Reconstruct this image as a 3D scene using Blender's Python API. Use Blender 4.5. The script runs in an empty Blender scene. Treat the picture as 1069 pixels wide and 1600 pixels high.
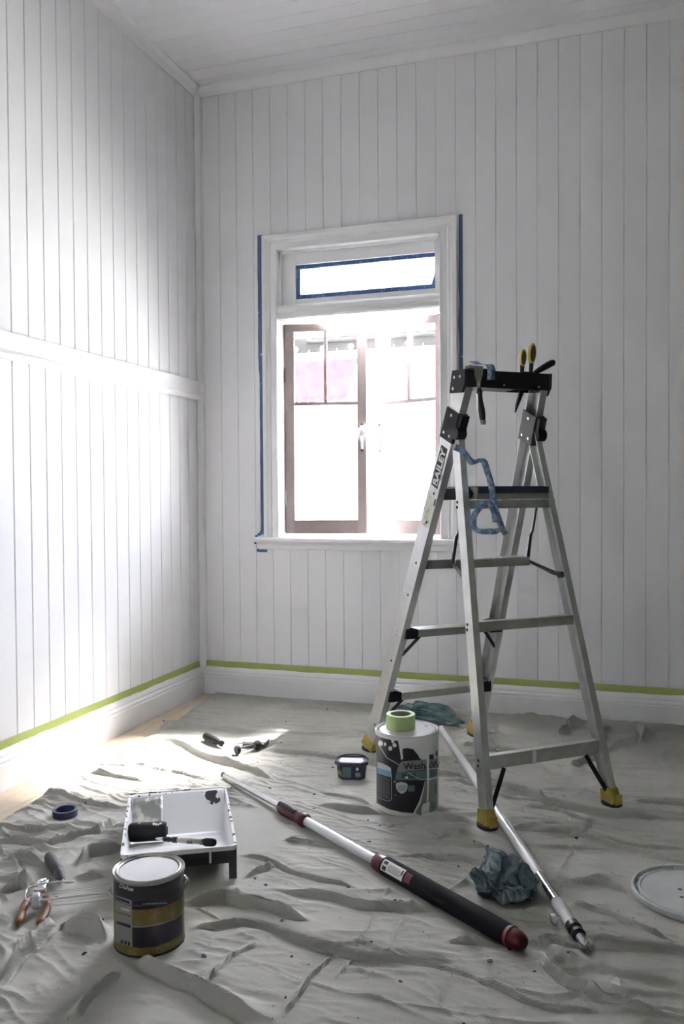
import bpy, bmesh, math, random
import numpy as np
from mathutils import Vector, Matrix, noise, Quaternion
PI = math.pi
random.seed(7)
C = bpy.context.scene.collection
scene = bpy.context.scene

# ------------------------------------------------------------------ camera, sky, sun, exposure
cam_d = bpy.data.cameras.new('camera')
cam_d.sensor_fit = 'HORIZONTAL'; cam_d.sensor_width = 36; cam_d.lens = 1328.1 / 1069 * 36
cam_d.clip_start = 0.05; cam_d.clip_end = 200
cam = bpy.data.objects.new('camera', cam_d); C.objects.link(cam); scene.camera = cam
_r = Vector((0.95080086, 0.30973405, -0.00652215)); _u = Vector((-0.00104164, 0.0242486, 0.99970542)); _f = Vector((-0.30980096, 0.95051398, -0.02337822))
cam.matrix_world = Matrix(((_r.x, _u.x, -_f.x, 2.21593), (_r.y, _u.y, -_f.y, -4.25171), (_r.z, _u.z, -_f.z, 1.11176), (0, 0, 0, 1)))
CAM = Vector((2.21593, -4.25171, 1.11176))

world = bpy.data.worlds.new('world'); scene.world = world; world.use_nodes = True
wn = world.node_tree; bgn = wn.nodes['Background']
bgn.inputs[0].default_value = (0.88, 0.885, 1.0, 1)
# hazy overcast sky: brightness rises smoothly from horizon to zenith (CIE overcast law)
_tc = wn.nodes.new('ShaderNodeTexCoord'); _sx = wn.nodes.new('ShaderNodeSeparateXYZ'); _mr = wn.nodes.new('ShaderNodeMapRange')
_mr.inputs[1].default_value = 0; _mr.inputs[2].default_value = 1; _mr.inputs[3].default_value = 8.5; _mr.inputs[4].default_value = 30.0
wn.links.new(_tc.outputs['Generated'], _sx.inputs[0]); wn.links.new(_sx.outputs[2], _mr.inputs[0]); wn.links.new(_mr.outputs[0], bgn.inputs[1])
sun_d = bpy.data.lights.new('sun', 'SUN'); sun_d.energy = 300; sun_d.angle = math.radians(16); sun_d.color = (1, 0.97, 0.93)
sun = bpy.data.objects.new('sun', sun_d); C.objects.link(sun)
sun.rotation_euler = Vector((-0.44, -1.0, -1.48)).to_track_quat('-Z', 'Y').to_euler()
por_d = bpy.data.lights.new('window_portal', 'AREA'); por_d.shape = 'RECTANGLE'; por_d.size = 0.94; por_d.size_y = 1.6
por = bpy.data.objects.new('window_portal', por_d); C.objects.link(por); por_d.cycles.is_portal = True
por.location = (0.915, 0.16, 1.64); por.rotation_euler = (-PI / 2, 0, 0)
por2 = bpy.data.objects.new('fill_slot_portal', por_d.copy()); C.objects.link(por2); por2.data.size = 0.085; por2.data.size_y = 2.05
por2.location = (0.6425, -7.12, 1.025); por2.rotation_euler = (PI / 2, 0, 0)  # portal for the added fill slot behind the camera
scene.view_settings.view_transform = 'Standard'; scene.view_settings.look = 'None'
scene.view_settings.gamma = 1; scene.view_settings.use_curve_mapping = False
scene.view_settings.exposure = 1.88

# ------------------------------------------------------------------ materials
def new_mat(name):
    m = bpy.data.materials.new(name); m.use_nodes = True
    return m, m.node_tree, m.node_tree.nodes['Principled BSDF']
def mat(name, col, rough=0.5, metal=0.0, bump=0.0, bscale=60, var=0.0, vscale=8, spec=0.5):
    m, t, b = new_mat(name)
    b.inputs['Base Color'].default_value = (*col, 1); b.inputs['Roughness'].default_value = rough
    b.inputs['Metallic'].default_value = metal; b.inputs['Specular IOR Level'].default_value = spec
    if bump or var:
        tc = t.nodes.new('ShaderNodeTexCoord')
    if bump:
        n = t.nodes.new('ShaderNodeTexNoise'); n.inputs['Scale'].default_value = bscale; n.inputs['Detail'].default_value = 4
        bp = t.nodes.new('ShaderNodeBump'); bp.inputs['Strength'].default_value = bump; bp.inputs['Distance'].default_value = 0.002
        t.links.new(tc.outputs['Object'], n.inputs['Vector']); t.links.new(n.outputs['Fac'], bp.inputs['Height']); t.links.new(bp.outputs['Normal'], b.inputs['Normal'])
    if var:
        n = t.nodes.new('ShaderNodeTexNoise'); n.inputs['Scale'].default_value = vscale; n.inputs['Detail'].default_value = 5
        r = t.nodes.new('ShaderNodeValToRGB'); r.color_ramp.elements[0].position = 0.3; r.color_ramp.elements[1].position = 0.7
        r.color_ramp.elements[0].color = (*[c * (1 - var) for c in col], 1); r.color_ramp.elements[1].color = (*[min(1, c * (1 + var)) for c in col], 1)
        t.links.new(tc.outputs['Object'], n.inputs['Vector']); t.links.new(n.outputs['Fac'], r.inputs[0]); t.links.new(r.outputs[0], b.inputs['Base Color'])
    return m
def mat_two(name, a, b_, scale, thr, soft=0.02, rough=0.4, detail=4, stretch=(1, 1, 1), metal=0.0, zramp=None):
    """colour a with splashes of colour b where the noise is above thr; zramp=(z0,z1,amount) gathers the splashes towards the top"""
    m, t, b = new_mat(name); b.inputs['Roughness'].default_value = rough; b.inputs['Metallic'].default_value = metal
    tc = t.nodes.new('ShaderNodeTexCoord'); mp = t.nodes.new('ShaderNodeMapping'); mp.inputs['Scale'].default_value = stretch
    n = t.nodes.new('ShaderNodeTexNoise'); n.inputs['Scale'].default_value = scale; n.inputs['Detail'].default_value = detail
    t.links.new(tc.outputs['Object'], mp.inputs[0]); t.links.new(mp.outputs[0], n.inputs['Vector'])
    val = n.outputs['Fac']
    if zramp:
        sx = t.nodes.new('ShaderNodeSeparateXYZ'); t.links.new(tc.outputs['Object'], sx.inputs[0])
        mr = t.nodes.new('ShaderNodeMapRange'); mr.inputs[1].default_value = zramp[0]; mr.inputs[2].default_value = zramp[1]; mr.inputs[3].default_value = 0; mr.inputs[4].default_value = zramp[2]
        t.links.new(sx.outputs[2], mr.inputs[0])
        ad = t.nodes.new('ShaderNodeMath'); ad.operation = 'ADD'; t.links.new(val, ad.inputs[0]); t.links.new(mr.outputs[0], ad.inputs[1]); val = ad.outputs[0]
    r = t.nodes.new('ShaderNodeValToRGB'); r.color_ramp.elements[0].position = thr; r.color_ramp.elements[1].position = min(1, thr + soft)
    r.color_ramp.elements[0].color = (*a, 1); r.color_ramp.elements[1].color = (*b_, 1)
    t.links.new(val, r.inputs[0]); t.links.new(r.outputs[0], b.inputs['Base Color'])
    return m

M = {}
M['wall'] = mat('wall_paint', (0.88, 0.88, 0.905), 0.6, bump=0.12, bscale=45, spec=0.15)
M['ceil'] = mat('ceiling_paint', (0.88, 0.88, 0.91), 0.5, bump=0.1, bscale=45)
M['trim'] = mat('trim_paint', (0.89, 0.89, 0.90), 0.32, bump=0.08, bscale=35)
M['sash'] = mat('old_sash_paint', (0.34, 0.29, 0.285), 0.7, var=0.05, vscale=20, spec=0.05)
M['backing'] = mat('wall_backing', (0.8, 0.8, 0.8), 0.8)
M['plain'] = mat('plain_wall', (0.20, 0.22, 0.18), 0.7)
M['green_tape'] = mat('green_tape', (0.42, 0.49, 0.15), 0.65, bump=0.15, bscale=200)
M['green_tape_side'] = mat('green_tape_side', (0.40, 0.52, 0.24), 0.6)
M['blue_tape'] = mat_two('blue_tape', (0.055, 0.13, 0.34), (0.16, 0.28, 0.52), 60, 0.55, 0.1, 0.6)
M['blue_tape_dark'] = mat_two('blue_tape_wall', (0.06, 0.11, 0.22), (0.6, 0.64, 0.66), 30, 0.66, 0.03, 0.6)
M['blue_strip'] = mat_two('blue_tape_painted', (0.14, 0.23, 0.42), (0.34, 0.44, 0.60), 60, 0.46, 0.1, 0.6)
M['alu'] = mat('ladder_aluminium', (0.66, 0.66, 0.65), 0.36, 0.92, bump=0.1, bscale=30, var=0.06, vscale=25)
M['alu_step'] = mat('step_aluminium', (0.50, 0.51, 0.48), 0.42, 0.85, bump=0.1, bscale=80, var=0.1, vscale=30)
M['black'] = mat('black_plastic', (0.018, 0.017, 0.019), 0.5, bump=0.1, bscale=100, spec=0.3)
M['dark'] = mat('dark_grey_plastic', (0.040, 0.042, 0.044), 0.65, bump=0.1, bscale=100, spec=0.3)
M['blackmetal'] = mat('black_steel', (0.03, 0.03, 0.032), 0.4, 0.4)
M['yellow'] = mat('yellow_foot', (0.40, 0.30, 0.06), 0.55, var=0.15, vscale=30)
M['rubber'] = mat('rubber', (0.03, 0.03, 0.035), 0.8)
M['steel'] = mat('steel', (0.62, 0.62, 0.62), 0.28, 0.95)
M['chrome'] = mat('chrome', (0.7, 0.7, 0.72), 0.12, 1.0)
M['white_metal'] = mat('white_pole', (0.78, 0.78, 0.80), 0.3, 0.25, var=0.03)
M['navy'] = mat('navy_platform', (0.035, 0.05, 0.09), 0.5, bump=0.2, bscale=150)
M['red'] = mat('red_plastic', (0.085, 0.006, 0.010), 0.35)
M['foam'] = mat('black_foam_grip', (0.018, 0.015, 0.017), 0.9, bump=0.4, bscale=250, spec=0.2)
M['label'] = mat('white_label', (0.72, 0.72, 0.70), 0.4)
M['ink'] = mat('black_ink', (0.02, 0.02, 0.022), 0.5)
M['redink'] = mat('red_ink', (0.16, 0.03, 0.035), 0.5)
M['wood'] = mat('floor_wood', (0.55, 0.45, 0.34), 0.5, var=0.08, vscale=10)
M['white_plastic'] = mat('white_plastic', (0.72, 0.73, 0.74), 0.35, var=0.04, vscale=30)
M['lid_plastic'] = mat('lid_plastic', (0.52, 0.55, 0.54), 0.45, var=0.08, vscale=14)
M['lid_paint'] = mat_two('lid_white_paint', (0.80, 0.80, 0.82), (0.30, 0.30, 0.31), 26, 0.72, 0.03, 0.22)
M['tray_white'] = mat('tray_white_paint', (0.80, 0.81, 0.82), 0.3, bump=0.25, bscale=25)
M['tray_black'] = mat_two('tray_splashed_black', (0.018, 0.018, 0.020), (0.78, 0.78, 0.78), 26, 0.66, 0.02, 0.35, zramp=(0.078, 0.10, 0.20))
M['can_body'] = mat('can_print_black', (0.018, 0.016, 0.022), 0.32)
M['can_rim'] = mat_two('can_rim_metal', (0.34, 0.34, 0.32), (0.12, 0.12, 0.12), 30, 0.55, 0.2, 0.3, metal=0.8)
M['wet_paint'] = mat('white_paint_splash', (0.76, 0.77, 0.75), 0.3, bump=0.3, bscale=40, var=0.05, vscale=12)
M['grey_print'] = mat('grey_print', (0.22, 0.23, 0.225), 0.45)
M['teal_print'] = mat('teal_print', (0.10, 0.16, 0.17), 0.45)
M['blue_print'] = mat('blue_print', (0.16, 0.35, 0.50), 0.45)
M['pale_print'] = mat('pale_print', (0.50, 0.55, 0.56), 0.45)
M['yellow_print'] = mat_two('yellow_print', (0.17, 0.125, 0.030), (0.23, 0.18, 0.06), 40, 0.5, 0.2, 0.4)
M['orange_print'] = mat('orange_print', (0.22, 0.10, 0.03), 0.4)
M['purple_print'] = mat('purple_print', (0.024, 0.018, 0.028), 0.35)
M['cream_print'] = mat('cream_print', (0.25, 0.26, 0.235), 0.45)
M['tub'] = mat('navy_tub_plastic', (0.022, 0.024, 0.06), 0.3)
M['olive_print'] = mat('olive_print', (0.22, 0.23, 0.05), 0.45)
M['orange_grip'] = mat('orange_grip', (0.17, 0.062, 0.018), 0.5, var=0.2, vscale=40)
M['grey_handle'] = mat('grey_handle', (0.05, 0.054, 0.058), 0.55)
M['brush_handle'] = mat_two('painted_brush_handle', (0.06, 0.055, 0.05), (0.52, 0.50, 0.42), 45, 0.42, 0.03, 0.4)
M['roller_nap'] = mat_two('black_roller_nap', (0.015, 0.014, 0.015), (0.55, 0.56, 0.52), 28, 0.66, 0.03, 0.8)
M['knife_paint'] = mat_two('painted_blade', (0.30, 0.31, 0.29), (0.66, 0.67, 0.62), 22, 0.50, 0.10, 0.35, metal=0.3)
M['putty_black'] = mat_two('splashed_black_handle', (0.02, 0.02, 0.02), (0.5, 0.48, 0.40), 120, 0.68, 0.03, 0.5)
M['snip_yellow'] = mat('yellow_grip_rim', (0.50, 0.42, 0.10), 0.5)
M['snip_brown'] = mat('brown_grip', (0.10, 0.06, 0.03), 0.5)
M['grey_block'] = mat('grey_block', (0.10, 0.10, 0.10), 0.9, bump=0.3, bscale=300)
M['scrap'] = mat('pale_scrap', (0.66, 0.66, 0.62), 0.6)
M['paintfleck'] = mat('dark_fleck', (0.03, 0.03, 0.03), 0.7)

# rag cloth
def rag_mat(name, a, b_):
    m, t, b = new_mat(name); b.inputs['Roughness'].default_value = 0.9; b.inputs['Specular IOR Level'].default_value = 0.1
    tc = t.nodes.new('ShaderNodeTexCoord'); n = t.nodes.new('ShaderNodeTexNoise'); n.inputs['Scale'].default_value = 18; n.inputs['Detail'].default_value = 6
    r = t.nodes.new('ShaderNodeValToRGB'); r.color_ramp.elements[0].position = 0.35; r.color_ramp.elements[1].position = 0.65
    r.color_ramp.elements[0].color = (*a, 1); r.color_ramp.elements[1].color = (*b_, 1)
    w = t.nodes.new('ShaderNodeTexWave'); w.inputs['Scale'].default_value = 160; w.inputs['Distortion'].default_value = 2
    bp = t.nodes.new('ShaderNodeBump'); bp.inputs['Strength'].default_value = 0.5; bp.inputs['Distance'].default_value = 0.002
    t.links.new(tc.outputs['Object'], n.inputs['Vector']); t.links.new(n.outputs['Fac'], r.inputs[0]); t.links.new(r.outputs[0], b.inputs['Base Color'])
    t.links.new(tc.outputs['Object'], w.inputs['Vector']); t.links.new(w.outputs['Fac'], bp.inputs['Height']); t.links.new(bp.outputs['Normal'], b.inputs['Normal'])
    return m
M['rag_teal'] = rag_mat('teal_rag', (0.10, 0.16, 0.18), (0.22, 0.31, 0.32))
M['rag_blue'] = rag_mat('blue_grey_rag', (0.10, 0.145, 0.17), (0.32, 0.40, 0.43))

# canvas drop cloth: woven, smudged, with small dark and pale paint specks
m, t, b = new_mat('canvas'); M['canvas'] = m
b.inputs['Roughness'].default_value = 0.9; b.inputs['Specular IOR Level'].default_value = 0.15
tc = t.nodes.new('ShaderNodeTexCoord')
n1 = t.nodes.new('ShaderNodeTexNoise'); n1.inputs['Scale'].default_value = 2.5; n1.inputs['Detail'].default_value = 6
r1 = t.nodes.new('ShaderNodeValToRGB'); r1.color_ramp.elements[0].position = 0.3; r1.color_ramp.elements[1].position = 0.7
r1.color_ramp.elements[0].color = (0.39, 0.385, 0.35, 1); r1.color_ramp.elements[1].color = (0.49, 0.48, 0.44, 1)
t.links.new(tc.outputs['Object'], n1.inputs['Vector']); t.links.new(n1.outputs['Fac'], r1.inputs[0])
def specks(scale, thr, gate_scale, gate, col, prev):
    v = t.nodes.new('ShaderNodeTexVoronoi'); v.inputs['Scale'].default_value = scale; v.inputs['Randomness'].default_value = 1
    wv = t.nodes.new('ShaderNodeTexNoise'); wv.inputs['Scale'].default_value = scale * 1.2
    mxv = t.nodes.new('ShaderNodeMixRGB'); mxv.inputs[0].default_value = 0.03
    t.links.new(tc.outputs['Object'], mxv.inputs[1]); t.links.new(wv.outputs['Color'], mxv.inputs[2]); t.links.new(mxv.outputs[0], v.inputs['Vector'])
    lt = t.nodes.new('ShaderNodeMath'); lt.operation = 'LESS_THAN'; lt.inputs[1].default_value = thr; t.links.new(v.outputs['Distance'], lt.inputs[0])
    sp = t.nodes.new('ShaderNodeSeparateColor'); t.links.new(v.outputs['Color'], sp.inputs[0])
    g = t.nodes.new('ShaderNodeMath'); g.operation = 'GREATER_THAN'; g.inputs[1].default_value = gate; t.links.new(sp.outputs[0], g.inputs[0])
    mu = t.nodes.new('ShaderNodeMath'); mu.operation = 'MULTIPLY'; t.links.new(lt.outputs[0], mu.inputs[0]); t.links.new(g.outputs[0], mu.inputs[1])
    mx = t.nodes.new('ShaderNodeMixRGB'); mx.inputs[2].default_value = (*col, 1); t.links.new(mu.outputs[0], mx.inputs[0]); t.links.new(prev, mx.inputs[1])
    return mx.outputs[0]
o = specks(16, 0.085, 1, 0.72, (0.045, 0.045, 0.045), r1.outputs[0])
o = specks(60, 0.12, 1, 0.78, (0.11, 0.105, 0.10), o)
o = specks(30, 0.07, 1, 0.80, (0.70, 0.70, 0.68), o)
t.links.new(o, b.inputs['Base Color'])
wx = t.nodes.new('ShaderNodeTexWave'); wx.bands_direction = 'X'; wx.inputs['Scale'].default_value = 130
wy = t.nodes.new('ShaderNodeTexWave'); wy.bands_direction = 'Y'; wy.inputs['Scale'].default_value = 130
ad = t.nodes.new('ShaderNodeMath'); ad.operation = 'ADD'
n2 = t.nodes.new('ShaderNodeTexNoise'); n2.inputs['Scale'].default_value = 40; n2.inputs['Detail'].default_value = 8
ad2 = t.nodes.new('ShaderNodeMath'); ad2.operation = 'MULTIPLY_ADD'; ad2.inputs[1].default_value = 3.0
bp = t.nodes.new('ShaderNodeBump'); bp.inputs['Strength'].default_value = 0.35; bp.inputs['Distance'].default_value = 0.0015
for w in (wx, wy): t.links.new(tc.outputs['Object'], w.inputs['Vector'])
t.links.new(tc.outputs['Object'], n2.inputs['Vector'])
t.links.new(wx.outputs['Fac'], ad.inputs[0]); t.links.new(wy.outputs['Fac'], ad.inputs[1])
t.links.new(n2.outputs['Fac'], ad2.inputs[0]); t.links.new(ad.outputs[0], ad2.inputs[2]); t.links.new(ad2.outputs[0], bp.inputs['Height']); t.links.new(bp.outputs['Normal'], b.inputs['Normal'])

# clear and frosted window glass
def glass(name, frosted):
    m = bpy.data.materials.new(name); m.use_nodes = True; t = m.node_tree; t.nodes.clear()
    out = t.nodes.new('ShaderNodeOutputMaterial'); tr = t.nodes.new('ShaderNodeBsdfTransparent'); gl = t.nodes.new('ShaderNodeBsdfGlossy')
    gl.inputs['Roughness'].default_value = 0.02; tr.inputs[0].default_value = (0.95, 0.96, 0.96, 1)
    mx = t.nodes.new('ShaderNodeMixShader')
    if frosted:
        tl = t.nodes.new('ShaderNodeBsdfTranslucent'); tl.inputs[0].default_value = (0.30, 0.31, 0.32, 1)
        n = t.nodes.new('ShaderNodeTexVoronoi'); n.inputs['Scale'].default_value = 160; bp = t.nodes.new('ShaderNodeBump'); bp.inputs['Strength'].default_value = 0.6; bp.inputs['Distance'].default_value = 0.003
        tc = t.nodes.new('ShaderNodeTexCoord'); t.links.new(tc.outputs['Object'], n.inputs['Vector']); t.links.new(n.outputs['Distance'], bp.inputs['Height'])
        t.links.new(bp.outputs[0], tl.inputs['Normal']); t.links.new(bp.outputs[0], gl.inputs['Normal'])
        m2 = t.nodes.new('ShaderNodeMixShader'); m2.inputs[0].default_value = 0.93
        t.links.new(tr.outputs[0], m2.inputs[1]); t.links.new(tl.outputs[0], m2.inputs[2]); a = m2.outputs[0]
    else: a = tr.outputs[0]
    fr = t.nodes.new('ShaderNodeFresnel'); fr.inputs[0].default_value = 1.45
    t.links.new(fr.outputs[0], mx.inputs[0]); t.links.new(a, mx.inputs[1]); t.links.new(gl.outputs[0], mx.inputs[2]); t.links.new(mx.outputs[0], out.inputs[0])
    return m
M['glass'] = glass('clear_glass', False); M['frost'] = glass('frosted_glass', True)

# ------------------------------------------------------------------ mesh helpers
class MB:
    def __init__(s): s.v = []; s.f = []
    def add(s, vs, fs, T=None):
        k = len(s.v)
        s.v += [tuple(T @ Vector(p)) if T else tuple(p) for p in vs]; s.f += [tuple(i + k for i in f) for f in fs]; return s
    def box(s, x0, x1, y0, y1, z0, z1, T=None):
        return s.add([(x0, y0, z0), (x1, y0, z0), (x1, y1, z0), (x0, y1, z0), (x0, y0, z1), (x1, y0, z1), (x1, y1, z1), (x0, y1, z1)],
                     [(3, 2, 1, 0), (4, 5, 6, 7), (0, 1, 5, 4), (1, 2, 6, 5), (2, 3, 7, 6), (3, 0, 4, 7)], T)
    def prism(s, poly, z0, z1, T=None):
        n = len(poly)
        return s.add([(x, y, z0) for x, y in poly] + [(x, y, z1) for x, y in poly],
                     [tuple(range(n))[::-1], tuple(range(n, 2 * n))] + [(i, (i + 1) % n, n + (i + 1) % n, n + i) for i in range(n)], T)
    def loft(s, rings, cap=True, closed=True, T=None):
        n = len(rings[0]); vs = [p for r in rings for p in r]; fs = []
        for a in range(len(rings) - 1):
            for i in range(n if closed else n - 1):
                j = (i + 1) % n; fs.append((a * n + i, a * n + j, (a + 1) * n + j, (a + 1) * n + i))
        if cap: fs += [tuple(range(n))[::-1], tuple(range((len(rings) - 1) * n, len(rings) * n))]
        return s.add(vs, fs, T)
    def lathe(s, prof, n=32, T=None, cap=True):
        rings = [[(r * math.cos(2 * PI * i / n), r * math.sin(2 * PI * i / n), z) for i in range(n)] for r, z in prof]
        return s.loft(rings, cap, True, T)
    def tube(s, pts, r, n=8, T=None):
        P = [Vector(p) for p in pts]; rs = r if isinstance(r, (list, tuple)) else [r] * len(P)
        rings = []; up = None
        for i, p in enumerate(P):
            d = (P[min(i + 1, len(P) - 1)] - P[max(i - 1, 0)]).normalized()
            if up is None: up = d.orthogonal().normalized()
            up = (up - d * up.dot(d)).normalized(); sd = d.cross(up)
            rings.append([tuple(p + (up * math.cos(2 * PI * k / n) + sd * math.sin(2 * PI * k / n)) * rs[i]) for k in range(n)])
        return s.loft(rings, True, True, T)
    def build(s, name, m, parent=None, smooth=None, bevel=0, loc=None, data_only=False):
        me = bpy.data.meshes.new(name); me.from_pydata(s.v, [], s.f); me.update()
        bm = bmesh.new(); bm.from_mesh(me); bmesh.ops.recalc_face_normals(bm, faces=bm.faces); bm.to_mesh(me); bm.free()
        me.materials.append(m if not isinstance(m, str) else M[m])
        if smooth is not None:
            for p in me.polygons: p.use_smooth = True
            me.set_sharp_from_angle(angle=math.radians(smooth))
        if data_only: return me
        o = link(name, me, parent)
        if bevel:
            bv = o.modifiers.new('bevel', 'BEVEL'); bv.width = bevel; bv.segments = 2; bv.limit_method = 'ANGLE'; bv.angle_limit = math.radians(40)
        if loc is not None: o.location = loc
        return o
def link(name, data, parent=None, loc=None):
    o = bpy.data.objects.new(name, data); C.objects.link(o); o.parent = parent
    if loc is not None: o.location = loc
    return o
def tag(o, label=None, cat=None, group=None, kind=None):
    if label: o['label'] = label
    if cat: o['category'] = cat
    if group: o['group'] = group
    if kind: o['kind'] = kind
    return o
def thing(name, label, cat, loc=(0, 0, 0), rot=None, group=None):
    o = bpy.data.objects.new(name, None); C.objects.link(o); o.location = loc; o.empty_display_size = 0.05
    if rot is not None:
        if isinstance(rot, (int, float)): o.rotation_euler = (0, 0, rot)
        else: o.rotation_mode = 'QUATERNION'; o.rotation_quaternion = rot
    return tag(o, label, cat, group)
def smoothpath(pts, n=6):
    P = [Vector(p) for p in pts]; out = []
    for i in range(len(P) - 1):
        a, b_, c, d = P[max(i - 1, 0)], P[i], P[i + 1], P[min(i + 2, len(P) - 1)]
        for k in range(n):
            q = k / n
            out.append(0.5 * ((2 * b_) + (c - a) * q + (2 * a - 5 * b_ + 4 * c - d) * q * q + (3 * b_ - a - 3 * c + d) * q ** 3))
    out.append(P[-1]); return out
def ribbon(name, pts, wdir, width, m, parent=None, thick=0.0006, cross=None):
    vs = []; fs = []
    wd = wdir if isinstance(wdir, list) else [wdir] * len(pts)
    for p, w in zip(pts, wd):
        p = Vector(p); w = Vector(w).normalized() * width / 2; vs += [tuple(p - w), tuple(p + w)]
    for i in range(len(pts) - 1): fs.append((2 * i, 2 * i + 1, 2 * i + 3, 2 * i + 2))
    me = bpy.data.meshes.new(name); me.from_pydata(vs, [], fs); me.materials.append(M[m])
    for p in me.polygons: p.use_smooth = True
    o = link(name, me, parent); sm = o.modifiers.new('solid', 'SOLIDIFY'); sm.thickness = thick
    return o
def text_bm(body, size, bold=0.0, shear=0.0, stretch=1.0):
    cu = bpy.data.curves.new('t', 'FONT'); cu.body = body; cu.size = size; cu.offset = bold; cu.shear = shear
    cu.align_x = 'LEFT'; cu.resolution_u = 3
    ob = bpy.data.objects.new('t', cu); C.objects.link(ob)
    dg = bpy.context.evaluated_depsgraph_get(); me = bpy.data.meshes.new_from_object(ob.evaluated_get(dg))
    bm = bmesh.new(); bm.from_mesh(me); bpy.data.objects.remove(ob); bpy.data.curves.remove(cu); bpy.data.meshes.remove(me)
    for v in bm.verts: v.co.x *= stretch; v.co.z = 0
    return bm
def poly_bm(poly):
    bm = bmesh.new(); vs = [bm.verts.new((x, y, 0)) for x, y in poly]
    es = [bm.edges.new((vs[i], vs[(i + 1) % len(vs)])) for i in range(len(vs))]
    bmesh.ops.triangle_fill(bm, use_beauty=True, edges=es)
    return bm
def wrap(bms, r, phi0, eps, name, m, parent, z0=0, conv=None):
    """lay flat 2-D meshes (x = arc length, y = height) on a cylinder"""
    out = bmesh.new()
    for bm in bms:
        if conv:
            for v in bm.verts:
                v.co.x, v.co.y = conv(v.co.x, v.co.y)
        xs = [v.co.x for v in bm.verts]
        if not xs: continue
        x = min(xs)
        while x < max(xs):
            x += 0.008
            bmesh.ops.bisect_plane(bm, geom=bm.verts[:] + bm.edges[:] + bm.faces[:], plane_co=(x, 0, 0), plane_no=(1, 0, 0))
        for v in bm.verts:
            a = phi0 + v.co.x / r; v.co = Vector(((r + eps) * math.cos(a), (r + eps) * math.sin(a), v.co.y + z0))
        me = bpy.data.meshes.new('tmp'); bm.to_mesh(me); out.from_mesh(me); bm.free(); bpy.data.meshes.remove(me)
    me = bpy.data.meshes.new(name); bmesh.ops.recalc_face_normals(out, faces=out.faces); out.to_mesh(me); out.free(); me.materials.append(M[m])
    return link(name, me, parent)
def rect(x0, y0, x1, y1): return [(x0, y0), (x1, y0), (x1, y1), (x0, y1)]

# value noise for the cloth
_rng = np.random.default_rng(11); _lat = _rng.random((256, 256))
def vnoise(x, y):
    xi = np.floor(x).astype(int); yi = np.floor(y).astype(int); fx = x - xi; fy = y - yi
    fx = fx * fx * (3 - 2 * fx); fy = fy * fy * (3 - 2 * fy)
    a = _lat[xi & 255, yi & 255]; b_ = _lat[(xi + 1) & 255, yi & 255]; c = _lat[xi & 255, (yi + 1) & 255]; d = _lat[(xi + 1) & 255, (yi + 1) & 255]
    return (a * (1 - fx) + b_ * fx) * (1 - fy) + (c * (1 - fx) + d * fx) * fy
def fbm(x, y, o=4):
    s = 0; a = 0.5; t_ = 0
    for i in range(o): s = s + a * vnoise(x * 2 ** i + 17.3 * i, y * 2 ** i + 9.1 * i); t_ += a; a *= 0.5
    return s / t_

# ================================================================== THE ROOM
XR, YF, H = 3.5, -7.0, 3.324
def structure(name, mb, m, **k):
    o = mb.build(name, m, **k); o['kind'] = 'structure'; return o
S = 0.1
floor = structure('floor', MB().box(-0.1, XR + 0.1, YF - 0.1, 0.05, -0.06, -0.022), 'backing')
# bare floorboards (run along the left wall)
me_fb = MB().box(0.0005, 0.0865, YF, 0.0, -0.022, -0.0005).build('floorboard', 'wood', data_only=True)
for i in range(48):
    link('floorboard', me_fb, floor, (i * 0.0875, 0, 0))
# wall backings
OX0, OX1, OZ0, OZ1 = 0.45, 1.38, 0.85, 2.43
wb = MB(); wb.box(-0.1, OX0, 0.012, 0.12, -0.06, H + 0.1); wb.box(OX1, XR + 0.1, 0.012, 0.12, -0.06, H + 0.1)
wb.box(OX0, OX1, 0.012, 0.12, -0.06, OZ0); wb.box(OX0, OX1, 0.012, 0.12, OZ1, H + 0.1)
wall_back = structure('wall_back', wb, 'backing')
cl = MB()
for (x0_, x1_, z0_, z1_) in ((-0.1, 0.44, -0.7, H), (1.40, XR, -0.7, H), (0.44, 1.40, -0.7, 0.79), (0.44, 1.40, 2.44, H)): cl.box(x0_, x1_, 0.1201, 0.135, z0_, z1_)
M['baffle_dark'] = mat('dark_baffle', (0.025, 0.028, 0.028), 0.9, spec=0.0)
cl.build('outer_baffle', 'baffle_dark', wall_back)  # unseen dark slab added outside to keep bounced daylight off the sashes
wall_left = structure('wall_left', MB().box(-0.12, -0.012, YF - 0.1, 0.012, -0.06, H + 0.1), 'backing')
wall_right = structure('wall_right', MB().box(XR, XR + 0.1, YF - 0.1, 0.012, -0.06, H + 0.1), 'plain')
# the unseen wall behind the camera has a narrow slot added for fill daylight
wall_front = structure('wall_front', MB().box(-0.012, 0.6, YF - 0.1, YF, -0.06, H + 0.1).box(0.685, XR, YF - 0.1, YF, -0.06, H + 0.1).box(0.6, 0.685, YF - 0.1, YF, 2.05, H + 0.1), 'plain')
ceiling = structure('ceiling', MB().box(-0.1, XR + 0.1, YF - 0.1, 0.1, H + 0.012, H + 0.1), 'backing')
def board_mesh(w, h, name='board', m='wall', c=0.0024, d=0.0026, gp=0.0003):
    t_ = 0.012
    p = [(gp, t_), (gp, d), (c, 0), (w - c, 0), (w - gp, d), (w - gp, t_)]
    return MB().prism(p, 0, h).build(name, m, data_only=True)
b_full = board_mesh(S, H); b_lo = board_mesh(S, OZ0); b_hi = board_mesh(S, H - OZ1)
link('board', board_mesh(0.0378, H), wall_back, (0, 0, 0))
for k in range(42):
    x = 0.0378 + k * S
    if x + S > OX0 and x < OX1:
        link('board', b_lo, wall_back, (x, 0, 0)); link('board', b_hi, wall_back, (x, 0, OZ1))
    else: link('board', b_full, wall_back, (x, 0, 0))
SL = 0.10034
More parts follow.
